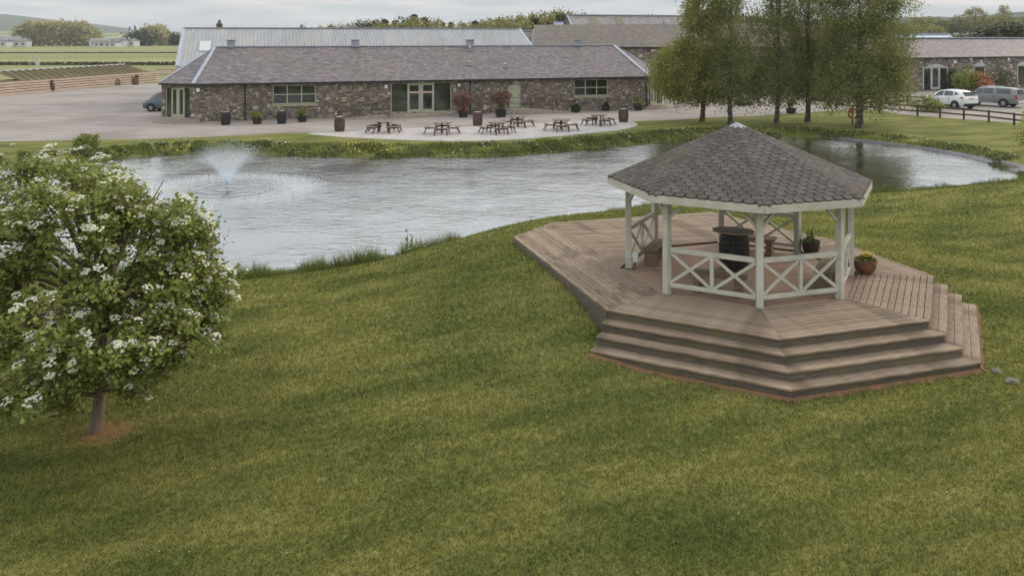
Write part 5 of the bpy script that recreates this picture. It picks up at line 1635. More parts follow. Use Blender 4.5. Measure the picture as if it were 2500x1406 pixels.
# rear window, lamps, plate, lower bumper
part(sb_, 'rear_window', M['carglass'], [(-1.79, .56, 1.46), (-1.79, -.56, 1.46), (-2.10, -.62, 1.14), (-2.10, .62, 1.14)], [(0, 1, 2, 3), (3, 2, 1, 0)])
for s in (1, -1):
    part(sb_, 'tail_light', M['redlight'], [(-2.13, s * .50, 1.02), (-2.10, s * .80, 1.04), (-1.86, s * .90, 1.05), (-1.84, s * .905, .95), (-2.10, s * .83, .90), (-2.17, s * .52, .92)], [(0, 1, 4, 5), (1, 2, 3, 4), (5, 4, 1, 0), (4, 3, 2, 1)])
    part(sb_, 'headlight', M['headlight'], [(2.14, s * .45, .76), (2.08, s * .82, .80), (1.85, s * .90, .84), (2.06, s * .85, .68), (2.15, s * .48, .66)], [(0, 1, 3, 4), (1, 2, 3)])
MB().box((-2.185, 0, .90), (.03, .5, .12)).build('number_plate', M['plate_y'], sb_, world=False)
MB().box((-2.13, 0, .40), (.16, 1.62, .24)).build('lower_bumper', M['rubber'], sb_, world=False, bevel=.03)
MB().box((0, 0, .27), (2.1, 1.80, .16)).build('sill_cladding', M['rubber'], sb_, world=False, bevel=.02)
for s in (1, -1): MB().box((.62, s * .98, 1.06), (.16, .2, .14)).build('door_mirror', M['carwhite'], suv, world=False, bevel=.03)
for x in (.32, -.75): 
    for s in (1, -1): MB().box((x, s * .912, .72), (.012, .012, .62)).build('door_seam', M['rubber'], sb_, world=False)
pk_st = [(2.65, .45, .85, .88, .82, .66), (2.55, .35, .98, 1.02, .92, .76), (2.1, .32, 1.08, 1.12, .98, .82), (1.35, .32, 1.12, 1.18, 1.0, .82), (.75, .32, 1.13, 1.70, 1.0, .74), (.1, .32, 1.14, 1.78, 1.0, .74), (-.75, .32, 1.15, 1.80, 1.0, .75), (-1.9, .34, 1.15, 1.78, 1.0, .76), (-2.45, .36, 1.14, 1.66, .98, .76), (-2.62, .42, 1.1, 1.18, .95, .85)]
th2 = math.radians(180 - 55)
wh = P(2452, 263, TZ + .006)
hv = Vector((math.cos(th2), math.sin(th2), 0)); lv = Vector((-hv.y, hv.x, 0))
ctr = wh + hv * 1.55 - lv * .85
swp = [[(1.15, .12), (.35, .12), (.35, .84), (.75, .82)], [(.25, .12), (-.6, .12), (-.6, .84), (.25, .84)], [(-.85, .14), (-2.1, .16), (-2.0, .8), (-.85, .84)]]
pk, pb_ = vehicle('parked_pickup', 'grey pickup truck with matching hard top over its bed, right of the white car', 'pickup truck', pk_st, 1.9, M['cargrey'], (1.6, -1.5), .39, (ctr.x, ctr.y, TZ + .006), th2, swp)
part(pb_, 'rear_window', M['carglass'], [(-2.49, .55, 1.62), (-2.49, -.55, 1.62), (-2.64, -.62, 1.22), (-2.64, .62, 1.22)], [(0, 1, 2, 3), (3, 2, 1, 0)])
for s in (1, -1):
    MB().box((-2.57, s * .86, .98), (.14, .14, .36)).build('tail_light', M['redlight'], pb_, world=False, bevel=.02)
    MB().tube([(.5, s * .66, 1.80), (.35, s * .66, 1.85), (-.6, s * .66, 1.87), (-.75, s * .66, 1.82)], .02, 6).build('roof_rail', M['chrome'], pb_, world=False)
    MB().box((1.15, s * 1.03, 1.2), (.16, .22, .2)).build('door_mirror', M['iron'], pk, world=False, bevel=.03)
    for x in (1.2, .3, -.62, -.78): MB().box((x, s * .953, .8), (.012, .012, .7)).build('door_seam', M['rubber'], pb_, world=False)
    MB().box((.2, s * .95, .36), (2.0, .16, .05)).build('side_step', M['chrome'], pk, world=False)
MB().box((-2.72, 0, .52), (.14, 1.75, .18)).build('rear_bumper', M['chrome'], pk, world=False, bevel=.02)
van_st = [(2.2, .35, .62, .66, .8, .6), (2.1, .28, .78, .84, .93, .7), (1.6, .26, 1.0, 1.12, .99, .8), (.95, .26, 1.08, 1.62, 1.0, .76), (.3, .26, 1.1, 1.82, 1.0, .76), (-1.6, .26, 1.1, 1.84, 1.0, .78), (-2.2, .3, 1.1, 1.7, .97, .76)]
nose = P(346, 273, TZ)
vn, vb_ = vehicle('parked_van', 'slate blue people carrier nosing out from behind the left end of the hall', 'car', van_st, 1.8, M['carblue'], (1.4, -1.3), .33, (nose.x + 2.25, nose.y + .75, TZ + .006), math.radians(180), [[(1.25, .15), (.5, .12), (.5, .86), (.8, .8)], [(.4, .12), (-.6, .12), (-.6, .86), (.4, .86)], [(-.7, .12), (-1.8, .12), (-1.8, .84), (-.7, .86)]])
part(vb_, 'windscreen', M['carglass'], [(1.62, .62, 1.14), (1.62, -.62, 1.14), (.97, -.62, 1.60), (.97, .62, 1.60)], [(0, 1, 2, 3), (3, 2, 1, 0)])
for s in (1, -1): part(vb_, 'headlight', M['headlight'], [(2.16, s * .5, .72), (2.1, s * .82, .8), (1.75, s * .88, .95), (2.0, s * .85, .70)], [(0, 1, 3), (1, 2, 3), (3, 1, 0), (3, 2, 1)])

# ------------------------------------------------------------------ sleeper wall and rack at the left
wa, wb = P(-60, 240, TZ), P(388, 199, TZ)
sw_ = empty('sleeper_wall', (wa + wb) / 2, 'long retaining wall of stacked pale timber sleepers edging the gravel', 'retaining wall')
d = (wb - wa); Ls = d.length; d.normalize(); nb = Vector((d.y, -d.x, 0)) * -1
nL = int(Ls / 2.6)
for row in range(5):
    zz = TZ + row * .29
    for k in range(nL + 1):
        s0_ = max(0, (k - (.5 if row % 2 else 0)) * Ls / nL); s1_ = min(Ls, (k + 1 - (.5 if row % 2 else 0)) * Ls / nL) - .03
        if s1_ - s0_ < .2: continue
        a, b = wa + d * s0_, wa + d * s1_
        sh_ = nb * (row * .05 + rnd.uniform(-.01, .01))
        MB().bar(a + sh_ + Vector((0, 0, zz - TZ + .12)), b + sh_ + Vector((0, 0, zz - TZ + .12)), .2, .215).build('sleeper', M['sleeper'], sw_)
bk_ = MB(); bk_.prism([(p.x, p.y) for p in ([wa + nb * .35, wb + nb * .35, wb + nb * 4.2, wa + nb * 4.2] if area2([((wa + nb * .35).x, (wa + nb * .35).y), (wb.x, wb.y), ((wb + nb * 4.2).x, (wb + nb * 4.2).y)]) > 0 else [wa + nb * 4.2, wb + nb * 4.2, wb + nb * .35, wa + nb * .35])], TZ - .1, TZ + 1.42)
bk_.build('banked_earth', M['under'], sw_)
vgt = []
q0, q1 = wa + nb * .4, wb + nb * .4
for (px_, py_, kind, lb) in ((95, 223, 'low', 'small grey bush in a tub, leftmost along the sleeper wall'), (139, 221, 'flowers', 'dark barrel planter left along the sleeper wall'),
                            (298, 207, 'low', 'small grey bush in a tub towards the right end of the sleeper wall'), (341, 206, 'flowers', 'dark barrel planter at the right end of the sleeper wall')):
    p = P(px_, py_, TZ); big = kind == 'flowers'
    rt_ = empty('planter', p + Vector((0, -1.3, .006)), lb, 'planter', 'tubs along the sleeper wall')
    r_, h_ = (.46, .95) if big else (.42, .5)
    MB().lathe([(r_ * .82, 0), (r_, h_ * .5), (r_ * .88, h_), (r_ * .8, h_)], (0, 0, 0), 16).build('tub', M['brown_barrel'] if big else M['oldwood'], rt_, world=False)
    bush(rt_, 0, 0, h_ + .12, .42, .4, .22, 300, .09, M['leaf_dark'] if big else M['leaf_wood'], px_)
# tilted rack with pale top rail behind the wall
rk = empty('tilted_rack', P(220, 190, TZ + 1.4), 'long tilted rack with pale top rail and diagonal struts behind the sleeper wall', 'rack')
ta, tb = wa.lerp(wb, .24) + nb * 1.0, wa.lerp(wb, .965) + nb * 1.0
up_ = Vector((0, 0, 1.42)); top = nb * 3.6 + Vector((0, 0, 1.15 + 1.3))
a1_, b1_ = ta + up_, tb + up_
a2_, b2_ = ta + d * .0 + top, tb + d * 0 + top
MB().bar(a2_, b2_, .16, .16).build('top_rail', M['wallwhite'], rk)
ns = 20
for i in range(ns + 1):
    f = i / ns
    p, q = a1_.lerp(b1_, f), a2_.lerp(b2_, f)
    MB().bar(p, q, .07, .09).build('strut', M['oldwood'], rk)
    if i < ns:
        q2_ = a2_.lerp(b2_, (i + .8) / ns)
        MB().bar(p, q2_, .06, .07).build('brace', M['fencewood'], rk)
MB().slab([a1_ + nb * .2 + Vector((0, 0, -.05)), b1_ + nb * .2 + Vector((0, 0, -.05)), b2_ - Vector((0, 0, .12)), a2_ - Vector((0, 0, .12))], .03).build('netting', mk('dark_green_netting', lin(92, 92, 60), lin(128, 124, 88), scale=1.6, rough=.9, coord='World'), rk)
# paling fence beside the hall's left end
pf = empty('paling_fence', P(400, 200, TZ), 'pale wooden paling fence between the sleeper wall and the hall', 'fence')
for i in range(14):
    p = P(382 + i * 5.4, 196, TZ)
    MB().box((p.x, p.y, TZ + .65 + .55), (.12, .05, 1.3)).build('pale', M['sleeper'], pf)
pp, qq = P(380, 196, TZ), P(455, 196, TZ)
for z in (.85, 1.5): MB().bar((pp.x, pp.y + .06, TZ + z), (qq.x, qq.y + .06, TZ + z), .05, .08).build('rail', M['fencewood'], pf)

# ------------------------------------------------------------------ trees
def branchset(mb, base, tips, r0, seed, zf=(.25, .95), H_=None, n=5, sag=.1):
    r = random.Random(seed)
    for t in tips:
        t = Vector(t)
        z = base.z + (t.z - base.z) * r.uniform(*zf)
        z = min(z, base.z + (H_ or 1e9) * .92)
        s = Vector((base.x + (t.x - base.x) * .04, base.y + (t.y - base.y) * .04, z))
        m_ = s.lerp(t, .5) + Vector((r.uniform(-1, 1), r.uniform(-1, 1), r.uniform(0, 1))) * (t - s).length * sag
        mb.tube([s, m_, t], [r0, r0 * .6, r0 * .15], n, cap=False)

def crownmesh(clumps, per, spread, size, g, flat=.4, elong=1.5, zs=1.0):
    c = np.repeat(clumps, per, 0)
    off = g.normal(0, 1, c.shape) * spread
    off[:, 2] *= zs
    return leafquads(c + off, size, g, flat, elong)

# the whitebeam in flower at the left
tb0 = P(240, 1052, 0); tb0 = Vector((tb0.x, tb0.y, hz(tb0.x, tb0.y)))
wt = empty('flowering_tree', tb0, 'whitebeam tree covered in flat white flower heads at the left edge of the lawn', 'tree')
b = MB()
b.tube([tb0 + Vector((-.07, 0, -.1)), tb0 + Vector((-.03, 0, .08)), tb0 + Vector((0, 0, .4)), tb0 + Vector((.07, .02, .95)), tb0 + Vector((.1, .05, 1.6)), tb0 + Vector((.05, .1, 2.8)), tb0 + Vector((.1, .1, 4.2))], [.165, .122, .102, .094, .085, .06, .02], 12)
g = np.random.default_rng(31)
# crown: an uneven ball of boughs
CL = []
cc0 = np.array([tb0.x + .0, tb0.y + .05, 2.95])
lobes = []
while len(lobes) < 46:
    d3 = g.normal(size=3); d3 /= np.linalg.norm(d3)
    if d3[2] < -.72: continue
    rad = np.array([2.35, 2.1, 1.95]) * g.uniform(.62, 1.0)
    if d3[2] > .45: rad *= g.uniform(.82, .98)
    lobes.append(cc0 + d3 * rad)
lobes = np.array(lobes)
lobes[:, 2] = np.maximum(lobes[:, 2], 1.15)
# named boughs read off the picture: upper right sprays, long right arm, lower right arm, top leader
for px_, py_, dz_ in ((440, 500, 14.0), (470, 540, 14.2), (500, 640, 14.4), (525, 700, 13.6), (530, 770, 13.2), (505, 830, 13.0), (300, 410, 14.2), (330, 470, 14.0), (250, 430, 13.8), (180, 400, 14.2), (90, 400, 14.4), (20, 420, 14.2), (430, 620, 13.3), (420, 870, 12.7), (340, 960, 12.6), (300, 930, 12.6), (100, 960, 12.4), (30, 940, 12.4), (60, 880, 12.2), (160, 950, 12.3), (10, 980, 12.2), (90, 985, 12.4), (350, 920, 12.3), (380, 880, 12.2), (250, 860, 12.0), (180, 880, 11.9), (310, 870, 12.0), (460, 740, 12.8), (530, 740, 13.4), (532, 700, 13.6), (525, 790, 13.2), (140, 385, 14.6)):
    lobes = np.vstack([lobes, [(px_ - 1250) * dz_ / 2000, dz_, CAM_H - (py_ - 88) * dz_ / 2000]])
inner = cc0 + g.normal(size=(10, 3)) * [.85, .85, .6]
subs = []
for l in lobes:
    n_ = g.integers(8, 13)
    subs.append(l + g.normal(0, 1, (n_, 3)) * [.30, .30, .19])
subs = np.vstack(subs + [inner + g.normal(0, .3, inner.shape)])
# the crown's outline: an uneven underside that leaves the trunk's foot free, and a top with sprays
spx, spy = 1250 + 2000 * subs[:, 0] / subs[:, 1], 88 + 2000 * (CAM_H - subs[:, 2]) / subs[:, 1]
rag = 14 * np.sin(spx * .11) + 10 * np.sin(spx * .047 + 2)
low = np.interp(spx, [-200, 0, 120, 190, 225, 290, 330, 380, 420, 480, 530, 570], [1040, 1030, 1015, 985, 925, 930, 985, 985, 890, 850, 840, 800])
top_ = np.interp(spx, [-200, 0, 60, 130, 180, 230, 290, 330, 370, 420, 450, 500, 520, 545], [440, 425, 410, 385, 410, 425, 395, 440, 500, 505, 480, 560, 640, 670])
hole = np.sin(subs[:, 0] * 5.1 + 1) * np.sin(subs[:, 1] * 4.3) * np.sin(subs[:, 2] * 5.7 + 2)
subs = subs[(hole < .42) & (spy < low) & (spy > top_ + rag) & (spx < 552)]
branchset(b, tb0, [tuple(l) for l in lobes], .045, 3, (.5, .75), 3.2)
for l in lobes:
    for s_ in subs[g.integers(0, len(subs), 0)]: pass
sb2 = MB()
for i, s_ in enumerate(subs):
    j = np.argmin(((lobes - s_) ** 2).sum(1)); l = lobes[j]
    sb2.tube([Vector(l) + (Vector(tb0) + Vector((0, 0, 2.2)) - Vector(l)) * .25, Vector(s_)], [.018, .006], 4, cap=False)
b.build('trunk', M['rowanbark'], wt, smooth=True)
sb2.build('twigs', M['rowanbark'], wt, kind='stuff')
q = crownmesh(subs, 92, .12, .062, g, .75, 1.35, .62)
npmesh('leaves', q, 4, M['leaf_rowan'], wt, loc=tuple(tb0), kind='stuff')
print('rowan leaves', len(q))
# flower heads: domed plates of small florets
def floret_head(seed):
    r = random.Random(seed); m_ = MB()
    for i in range(15):
        a, rr = r.uniform(0, 6.28), math.sqrt(r.random())
        x, y = rr * math.cos(a), rr * math.sin(a); z = .45 * (1 - rr * rr) + r.uniform(-.08, .08)
        s = r.uniform(.2, .32); b0 = r.uniform(0, 6)
        m_.add([(x + s * math.cos(b0 + k * math.pi / 2), y + s * math.sin(b0 + k * math.pi / 2), z + (.0)) for k in range(4)] + [(x, y, z + s * .45)], [(0, 1, 4), (1, 2, 4), (2, 3, 4), (3, 0, 4)])
    me = bpy.data.meshes.new('flower_head'); me.from_pydata(m_.v, [], m_.f); me.materials.append(M['fl_white']); me.update()
    return me
heads = [floret_head(s) for s in range(5)]
camv = np.array([0, 0, CAM_H])
out_dir = subs - cc0; rn = np.linalg.norm(out_dir / [2.35, 2.1, 1.95], axis=1)
cand = [i for i in range(len(subs)) if rn[i] > .62]
spots = []
for i in cand:
    k = 2 if g.random() < .45 else 1
    if subs[i][2] > 3.3 and g.random() < .6: k += 1
    for _ in range(k):
        o_ = out_dir[i] / (np.linalg.norm(out_dir[i]) + 1e-6)
        p = subs[i] + o_ * g.uniform(.04, .14) + g.normal(0, .09, 3) + [0, 0, .12]
        spots.append((p, o_))
# those towards the camera first
spots.sort(key=lambda s: -np.dot(s[1], (camv - s[0]) / np.linalg.norm(camv - s[0])))
rest = MB()
spots = spots[:300] + [s_ for s_ in spots[300:] if g.random() < .7]
for i, (p, o_) in enumerate(spots):
    nv = Vector((o_[0] * .5, o_[1] * .5, 1.0 + .2 * o_[2])).normalized()
    s = float(g.uniform(.048, .088)) * (1.2 if g.random() < .3 else 1)
    rot = nv.to_track_quat('Z', 'Y').to_matrix().to_4x4() @ Matrix.Rotation(float(g.uniform(0, 6.28)), 4, 'Z')
    if i < 300:
        o = bpy.data.objects.new('flower_head', heads[i % 5]); COL.objects.link(o); o.parent = wt
        o.matrix_local = Matrix.Translation(Vector(p) - tb0) @ rot @ Matrix.Diagonal((s, s, s, 1))
    else:
        me = heads[i % 5]
        mt = Matrix.Translation(Vector(p)) @ rot @ Matrix.Diagonal((s, s, s, 1))
        rest.add([mt @ v.co for v in me.vertices], [tuple(f.vertices) for f in me.polygons])
rest.build('flower_heads', M['fl_white'], wt, kind='stuff')
print('flower heads', len(spots))

# the five birches and the lime beside them
def bigtree(label, base, Ht, blobs, leafm, barkm, seed, nsub=150, per=46, size=.11, spread=.34, r0=.2, lean=(0, 0), zs=1.5, name='birch_tree', clear=1.2):
    base = Vector((base.x, base.y, hz(base.x, base.y)))
    rt = empty(name, base, label, 'tree')
    g = np.random.default_rng(seed)
    cl = []
    for (dx, dy, z, rx, rz, wgt) in blobs:
        n_ = int(nsub * wgt)
        d3 = g.normal(size=(n_, 3)); d3 /= np.linalg.norm(d3, axis=1, keepdims=True)
        d3 *= g.uniform(.25, 1, (n_, 1)) ** .5
        cl.append(d3 * [rx, rx, rz] + [base.x + dx, base.y + dy, z])
    cl = np.vstack(cl)
    cl = cl[cl[:, 2] > base.z + clear]
    b = MB()
    hs = [0, .03, .1, .3, .55, .8, 1.0]
    rs = [1.5, 1.12, .95, .72, .48, .22, .05]
    r = random.Random(seed)
    b.tube([base + Vector((lean[0] * f + r.uniform(-.06, .06) * (f > .05), lean[1] * f, Ht * f - (.1 if f == 0 else 0))) for f in hs], [r0 * q for q in rs], 10)
    sel = cl[g.permutation(len(cl))[:70]]
    branchset(b, base, [tuple(c) for c in sel], r0 * .16, seed, (.45, .85), Ht * .95, 4, .06)
    b.build('trunk', barkm, rt, smooth=True)
    q = crownmesh(cl, per, spread, size, g, .1, 1.4, zs)
    npmesh('crown', q, 4, leafm, rt, loc=tuple(base), kind='stuff')
    return rt
t1, t2, t3, t4, t5 = P(1715, 298, .12), P(1783, 303, .12), P(1896, 303, .12), P(1972, 299, .12), P(2098, 313, .12)
bigtree('broad light green tree at the left end of the lawn row, beside the hall corner', t1, 10.2,
        [(-1.6, 0, 3.6, 2.5, 2.2, .85), (.2, 0, 6.2, 2.3, 2.3, .5), (.5, .3, 9.2, 1.9, 2.2, .30), (-.6, -.3, 2.6, 2.6, 1.2, .35)], M['leaf_birch_light'], M['birchbark'], 101, nsub=190, per=140, size=.10, spread=.30, r0=.19, zs=1.0, name='lawn_tree', clear=1.6)
bigtree('birch second from the left, standing just behind the pavilion roof tip', t2, 12.2,
        [(.2, 0, 3.6, 2.3, 2.0, .75), (0, 0, 7.2, 1.8, 2.8, .5), (0, 0, 11, 1.2, 2.2, .3)], M['leaf_birch'], M['birchbark'], 102, nsub=160, per=135, size=.092, spread=.30, r0=.17, zs=1.9, clear=1.8)
bigtree('birch in the middle of the row of five on the far lawn', t3, 11.8,
        [(-.3, 0, 3.5, 2.3, 1.9, .7), (0, 0, 7, 1.8, 2.6, .45), (.1, 0, 10.8, 1.3, 2.1, .3)], M['leaf_birch'], M['birchbark'], 103, nsub=160, per=135, size=.092, spread=.30, r0=.17, lean=(.3, 0), zs=1.9, clear=1.8)
bigtree('birch with flared foot, fourth from the left in the lawn row', t4, 12.6,
        [(0, 0, 3.6, 1.9, 2.2, .5), (.1, 0, 7.4, 1.8, 2.8, .45), (.1, 0, 11.2, 1.4, 2.2, .26)], M['leaf_birch'], M['birchbark'], 104, nsub=160, per=135, size=.092, spread=.30, r0=.19, lean=(.1, 0), zs=1.9, clear=1.8)
bigtree('thickest birch at the right end of the row, beside the life ring', t5, 12.0,
        [(.2, 0, 3.3, 3.3, 2.1, .95), (.7, .2, 5.9, 3.5, 2.2, .8), (-.2, 0, 8.6, 2.6, 2.0, .40), (2.1, 0, 9.4, 1.9, 1.0, .14), (-1.0, 0, 10.6, 2.0, 1.6, .25)], M['leaf_birch'], M['birchbark'], 105, nsub=200, per=140, size=.096, spread=.33, r0=.24, zs=1.4, clear=1.7)

# shrubs by the right-hand range
def shrub(label, loc, parts, cat='bush', group=None):
    rt = empty('shrub', loc, label, cat, group)
    for (dx, dy, z, rx, rz, n_, s, m_, sd_) in parts:
        bush(rt, dx, dy, z, rx, rx, rz, n_, s, m_, sd_)
    MB().tube([(0, 0, 0), (0, 0, parts[0][2])], [.06, .03], 6).build('stem', M['bark'], rt, world=False)
    return rt
shrub('rounded green bush with bright coral leaves on its right side', P(2372, 226, TZ), [(-.4, 0, 1.3, 1.6, 1.2, 2400, .14, M['leaf_shrub'], 7), (.7, -.7, 1.1, 1.2, 1.05, 2000, .14, M['leaf_orange'], 8)])
shrub('dark climber against the stone wall right of the arched glass door', P(2330, 222, TZ), [(0, .4, 1.3, .8, 1.3, 1100, .14, M['leaf_dark'], 9)])
shrub('leafy climber on the wall between the two right hand windows', P(2440, 222, TZ), [(0, .4, 1.6, 1.7, 1.0, 1100, .13, M['leaf_dark'], 10), (.2, .2, .7, 1.8, .5, 500, .13, M['leaf_red'], 11)])
shrub('low hedge bush beside the fence behind the white car', P(2262, 272, TZ), [(0, 0, .6, 1.4, .7, 1500, .12, M['leaf_birch'], 12)])
shrub('bush leaning into view at the right edge by the pond', P(2530, 372, TZ), [(0, 0, 1.0, .9, .9, 1400, .1, M['leaf_birch_light'], 13)])
shrub('dark rounded shrub in the planting on the far bank left of the fountain', P(212, 368, .0), [(0, 0, .4, .75, .5, 1300, .1, M['leaf_shrub'], 14)])

# ------------------------------------------------------------------ lawn blades
poly_deck = xy([p for p in (A_, G_, F_, V_, E_, D_, C_, B_)])
def inpoly(x, y, poly):
    ins = np.zeros(len(x), bool)
    for i in range(len(poly)):
        ax, ay = poly[i]; bx, by = poly[(i + 1) % len(poly)]
        if ay == by: continue
        c = (ay > y) != (by > y)
        ins ^= c & (x < (bx - ax) * (y - ay) / (by - ay) + ax)
    return ins
o3 = offp(.95)
poly_steps = xy([C_, B_, o3[0], o3[1], o3[2], o3[3], F_, V_, E_, D_])
g = np.random.default_rng(77)
NB = 860000
yy = 8.8 * (47 / 8.8) ** g.random(NB)
xx = (g.random(NB) * 2 - 1) * (yy * .70 + 4.0)
ok = ~inpoly(xx, yy, poly_steps) & (g.random(NB) < (47 - yy) / 21)
xx, yy = xx[ok], yy[ok]
sdv = sdist(xx, yy)
ok = sdv > .1
xx, yy, sdv = xx[ok], yy[ok], sdv[ok]
ok = np.hypot(xx + 6.85, (yy - 13.75) * 1.2) > g.uniform(.15, .75, len(xx)); xx, yy = xx[ok], yy[ok]
zz = hgt(xx, yy)
nb_ = len(xx)
w_ = .0068 * (yy / 10) * g.uniform(.7, 1.4, nb_) + .002
h_ = g.uniform(.018, .062, nb_) * (.85 + .15 * yy / 10)
ta = g.uniform(0, np.pi, nb_); la = g.uniform(0, 2 * np.pi, nb_); ln = h_ * g.uniform(.1, 1.0, nb_)
v = np.stack([np.stack([xx - np.cos(ta) * w_, yy - np.sin(ta) * w_, zz - .004], 1), np.stack([xx + np.cos(ta) * w_, yy + np.sin(ta) * w_, zz - .004], 1), np.stack([xx + np.cos(la) * ln, yy + np.sin(la) * ln, zz + h_], 1)], 1)
m, nt, N, L, B = new_mat('lawn_blades')
gg, lc = lawn_nodes(N, L)
mr = N.new('ShaderNodeMapRange'); mr.inputs['To Min'].default_value = .75; mr.inputs['To Max'].default_value = 1.85
L.new(gg.outputs['Random Per Island'], mr.inputs['Value'])
vm = N.new('ShaderNodeVectorMath'); vm.operation = 'SCALE'; L.new(lc, vm.inputs[0]); L.new(mr.outputs[0], vm.inputs['Scale'])
L.new(vm.outputs[0], B.inputs['Base Color']); B.inputs['Roughness'].default_value = .7; B.inputs['Specular IOR Level'].default_value = .2
tr = N.new('ShaderNodeBsdfTranslucent'); L.new(vm.outputs[0], tr.inputs['Color']); ms = N.new('ShaderNodeMixShader'); ms.inputs['Fac'].default_value = .35
L.new(B.outputs[0], ms.inputs[1]); L.new(tr.outputs[0], ms.inputs[2]); L.new(ms.outputs[0], N['Material Output'].inputs['Surface'])
npmesh('lawn_grass', v, 3, m, label='short mown grass of the near lawn', kind='stuff')
print('lawn blades', nb_)
# daisies
k = g.choice(nb_, 260)
k = k[(np.sin(xx[k] * 1.3) * np.sin(yy[k] * .9 + xx[k] * .4) > .35)]
c = np.stack([xx[k], yy[k], zz[k] + .045], 1)
s = .010 * (yy[k] / 12)[:, None] ** .5
v = np.stack([c + s * [1, 0, 0], c + s * [0, 1, .2], c - s * [1, 0, 0], c - s * [0, 1, .2]], 1)
npmesh('daisies', v, 4, M['fl_white'], label='scattered tiny white daisies in the lawn', kind='stuff')

# ------------------------------------------------------------------ pond bank vegetation
per = []
nseg = len(PA)
vv, fw, fy = [], [], []
g = np.random.default_rng(9)
def cl_noise(x, y, s, seed=0):
    return np.sin(x * s + seed) * np.sin(y * s * 1.3 + seed * 2.1) + .5 * np.sin(x * s * 2.3 + y * s * 1.7 + seed)
for i in range(nseg):
    a, b = PA[i], PA[(i + 1) % nseg]
    e = b - a; Ln = np.linalg.norm(e)
    if Ln < 1e-4: continue
    nrm = np.array([-e[1], e[0]]) / Ln
    mid = (a + b) / 2
    if sdist([mid[0] + nrm[0] * .5], [mid[1] + nrm[1] * .5])[0] < 0: nrm = -nrm
    if mid[1] < 14 or abs(mid[0]) > mid[1] * .72 + 3: continue
    far = nrm[1] > -.1 and mid[1] > 33
    px_ = 1250 + 2000 * mid[0] / mid[1]
    if far:
        wband = 2.4 if px_ < 1500 else (2.2 if px_ < 2000 else 1.6)
        dens, hh, bw = (260, .34, .035) if px_ < 2050 else (170, .30, .035)
        inner = .0 if px_ < 2040 else .35
    else:
        near_deck = 1180 < px_ < 1420
        wband = .15 if 1150 < px_ < 1370 else (.45 if px_ < 1150 else .6)
        inner = 0
        dens, hh, bw = (2300, .62 if px_ < 1120 else .25, .014) if px_ < 1200 else (700, .26, .02)
    n_ = int(Ln * wband * dens)
    if n_ < 1: continue
    t = g.random(n_); o_ = inner - (.15 if inner == 0 else 0) + g.random(n_) * (wband - inner + .15)
    x = a[0] + e[0] * t + nrm[0] * o_; y = a[1] + e[1] * t + nrm[1] * o_
    z = hgt(x, y)
    prof_ = np.sin(np.clip((o_ - inner) / (wband - inner), 0, 1) * np.pi * .62 + .9) if far else np.clip(1.1 - .9 * o_ / wband, .15, 1)
    cl = .62 + .42 * cl_noise(x, y, 1.4, 1) + .25 * cl_noise(x, y, 4.0, 3)
    h = hh * np.clip(cl, .22, 1.7) * (.35 + .65 * prof_) * g.uniform(.6, 1.25, n_)
    w = bw * g.uniform(.6, 1.3, n_); ta = g.uniform(0, np.pi, n_); la = g.uniform(0, 6.28, n_); ln = h * g.uniform(.1, .8, n_)
    vv.append(np.stack([np.stack([x - np.cos(ta) * w / 2, y - np.sin(ta) * w / 2, z - .02], 1), np.stack([x + np.cos(ta) * w / 2, y + np.sin(ta) * w / 2, z - .02], 1), np.stack([x + np.cos(la) * ln, y + np.sin(la) * ln, z + h], 1)], 1))
    wsel = (g.random(n_) < (.05 if far else .006)) & (cl_noise(x, y, .9, 5) > .15)
    ysel = (g.random(n_) < (.15 if far else .03)) & (cl_noise(x * .6, y * .6, .8, 9) > .45) & ((px_ > 420) & (px_ < 1000) if far else (px_ > 930) & (px_ < 1120))
    for sel, lst in ((wsel, fw), (ysel, fy)):
        if sel.any(): lst.append(np.stack([x[sel], y[sel], z[sel] + h[sel] * .95 + .02], 1))
npmesh('bank_grass', np.vstack(vv), 3, M['bank'], label='long unmown grass and weeds round the pond edge', kind='stuff')
for lst, nm_, mt_, lb, sz in ((fw, 'white_wildflowers', 'fl_white', 'white wild flowers scattered in the bank grass', .07), (fy, 'yellow_wildflowers', 'fl_yellow', 'yellow wild flowers in drifts on the pond banks', .07)):
    if lst:
        c = np.vstack(lst)
        q = leafquads(c, sz, g, 1.2, 1.1)
        npmesh(nm_, q, 4, M[mt_], label=lb, kind='stuff')
# broad-leaved weeds in the far bank
cen = np.vstack([a.mean(1) for a in vv]); cen = cen[cen[:, 1] > 40]
cen = cen[g.permutation(len(cen))[:9000]]
cen = cen[cl_noise(cen[:, 0], cen[:, 1], 1.1, 2) > -.1]
npmesh('bank_weeds', leafquads(cen + [0, 0, .06], .10, g, .4, 1.4), 4, M['leaf_dark'], label='dark broad leaved weeds among the bank grass', kind='stuff')
# two tall dock stems on the near shore
for (px_, py_) in ((993, 610), (1005, 612), (940, 640)):
    p = P(px_, py_, -.1)
    rt_ = empty('dock_plant', p, {993: 'tall leafy stem rising from the near bank grass, left of the pair', 1005: 'shorter stem beside the tallest one on the near bank', 940: 'thin stem in the near bank grass left of the tall pair'}[px_], 'plant')
    hh = {993: .62, 1005: .5, 940: .4}[px_]
    MB().tube([(0, 0, -.1), (.03, 0, hh * .6), (.01, 0, hh)], [.012, .01, .004], 5).build('stem', M['leaf_shrub'], rt_, world=False)
    cen = np.stack([nr.normal(0, .03, 16), nr.normal(0, .03, 16), nr.uniform(.05, hh, 16)], 1)
    o = npmesh('leaves', leafquads(cen, .07, nr), 4, M['leaf_shrub'], None); o.parent = rt_
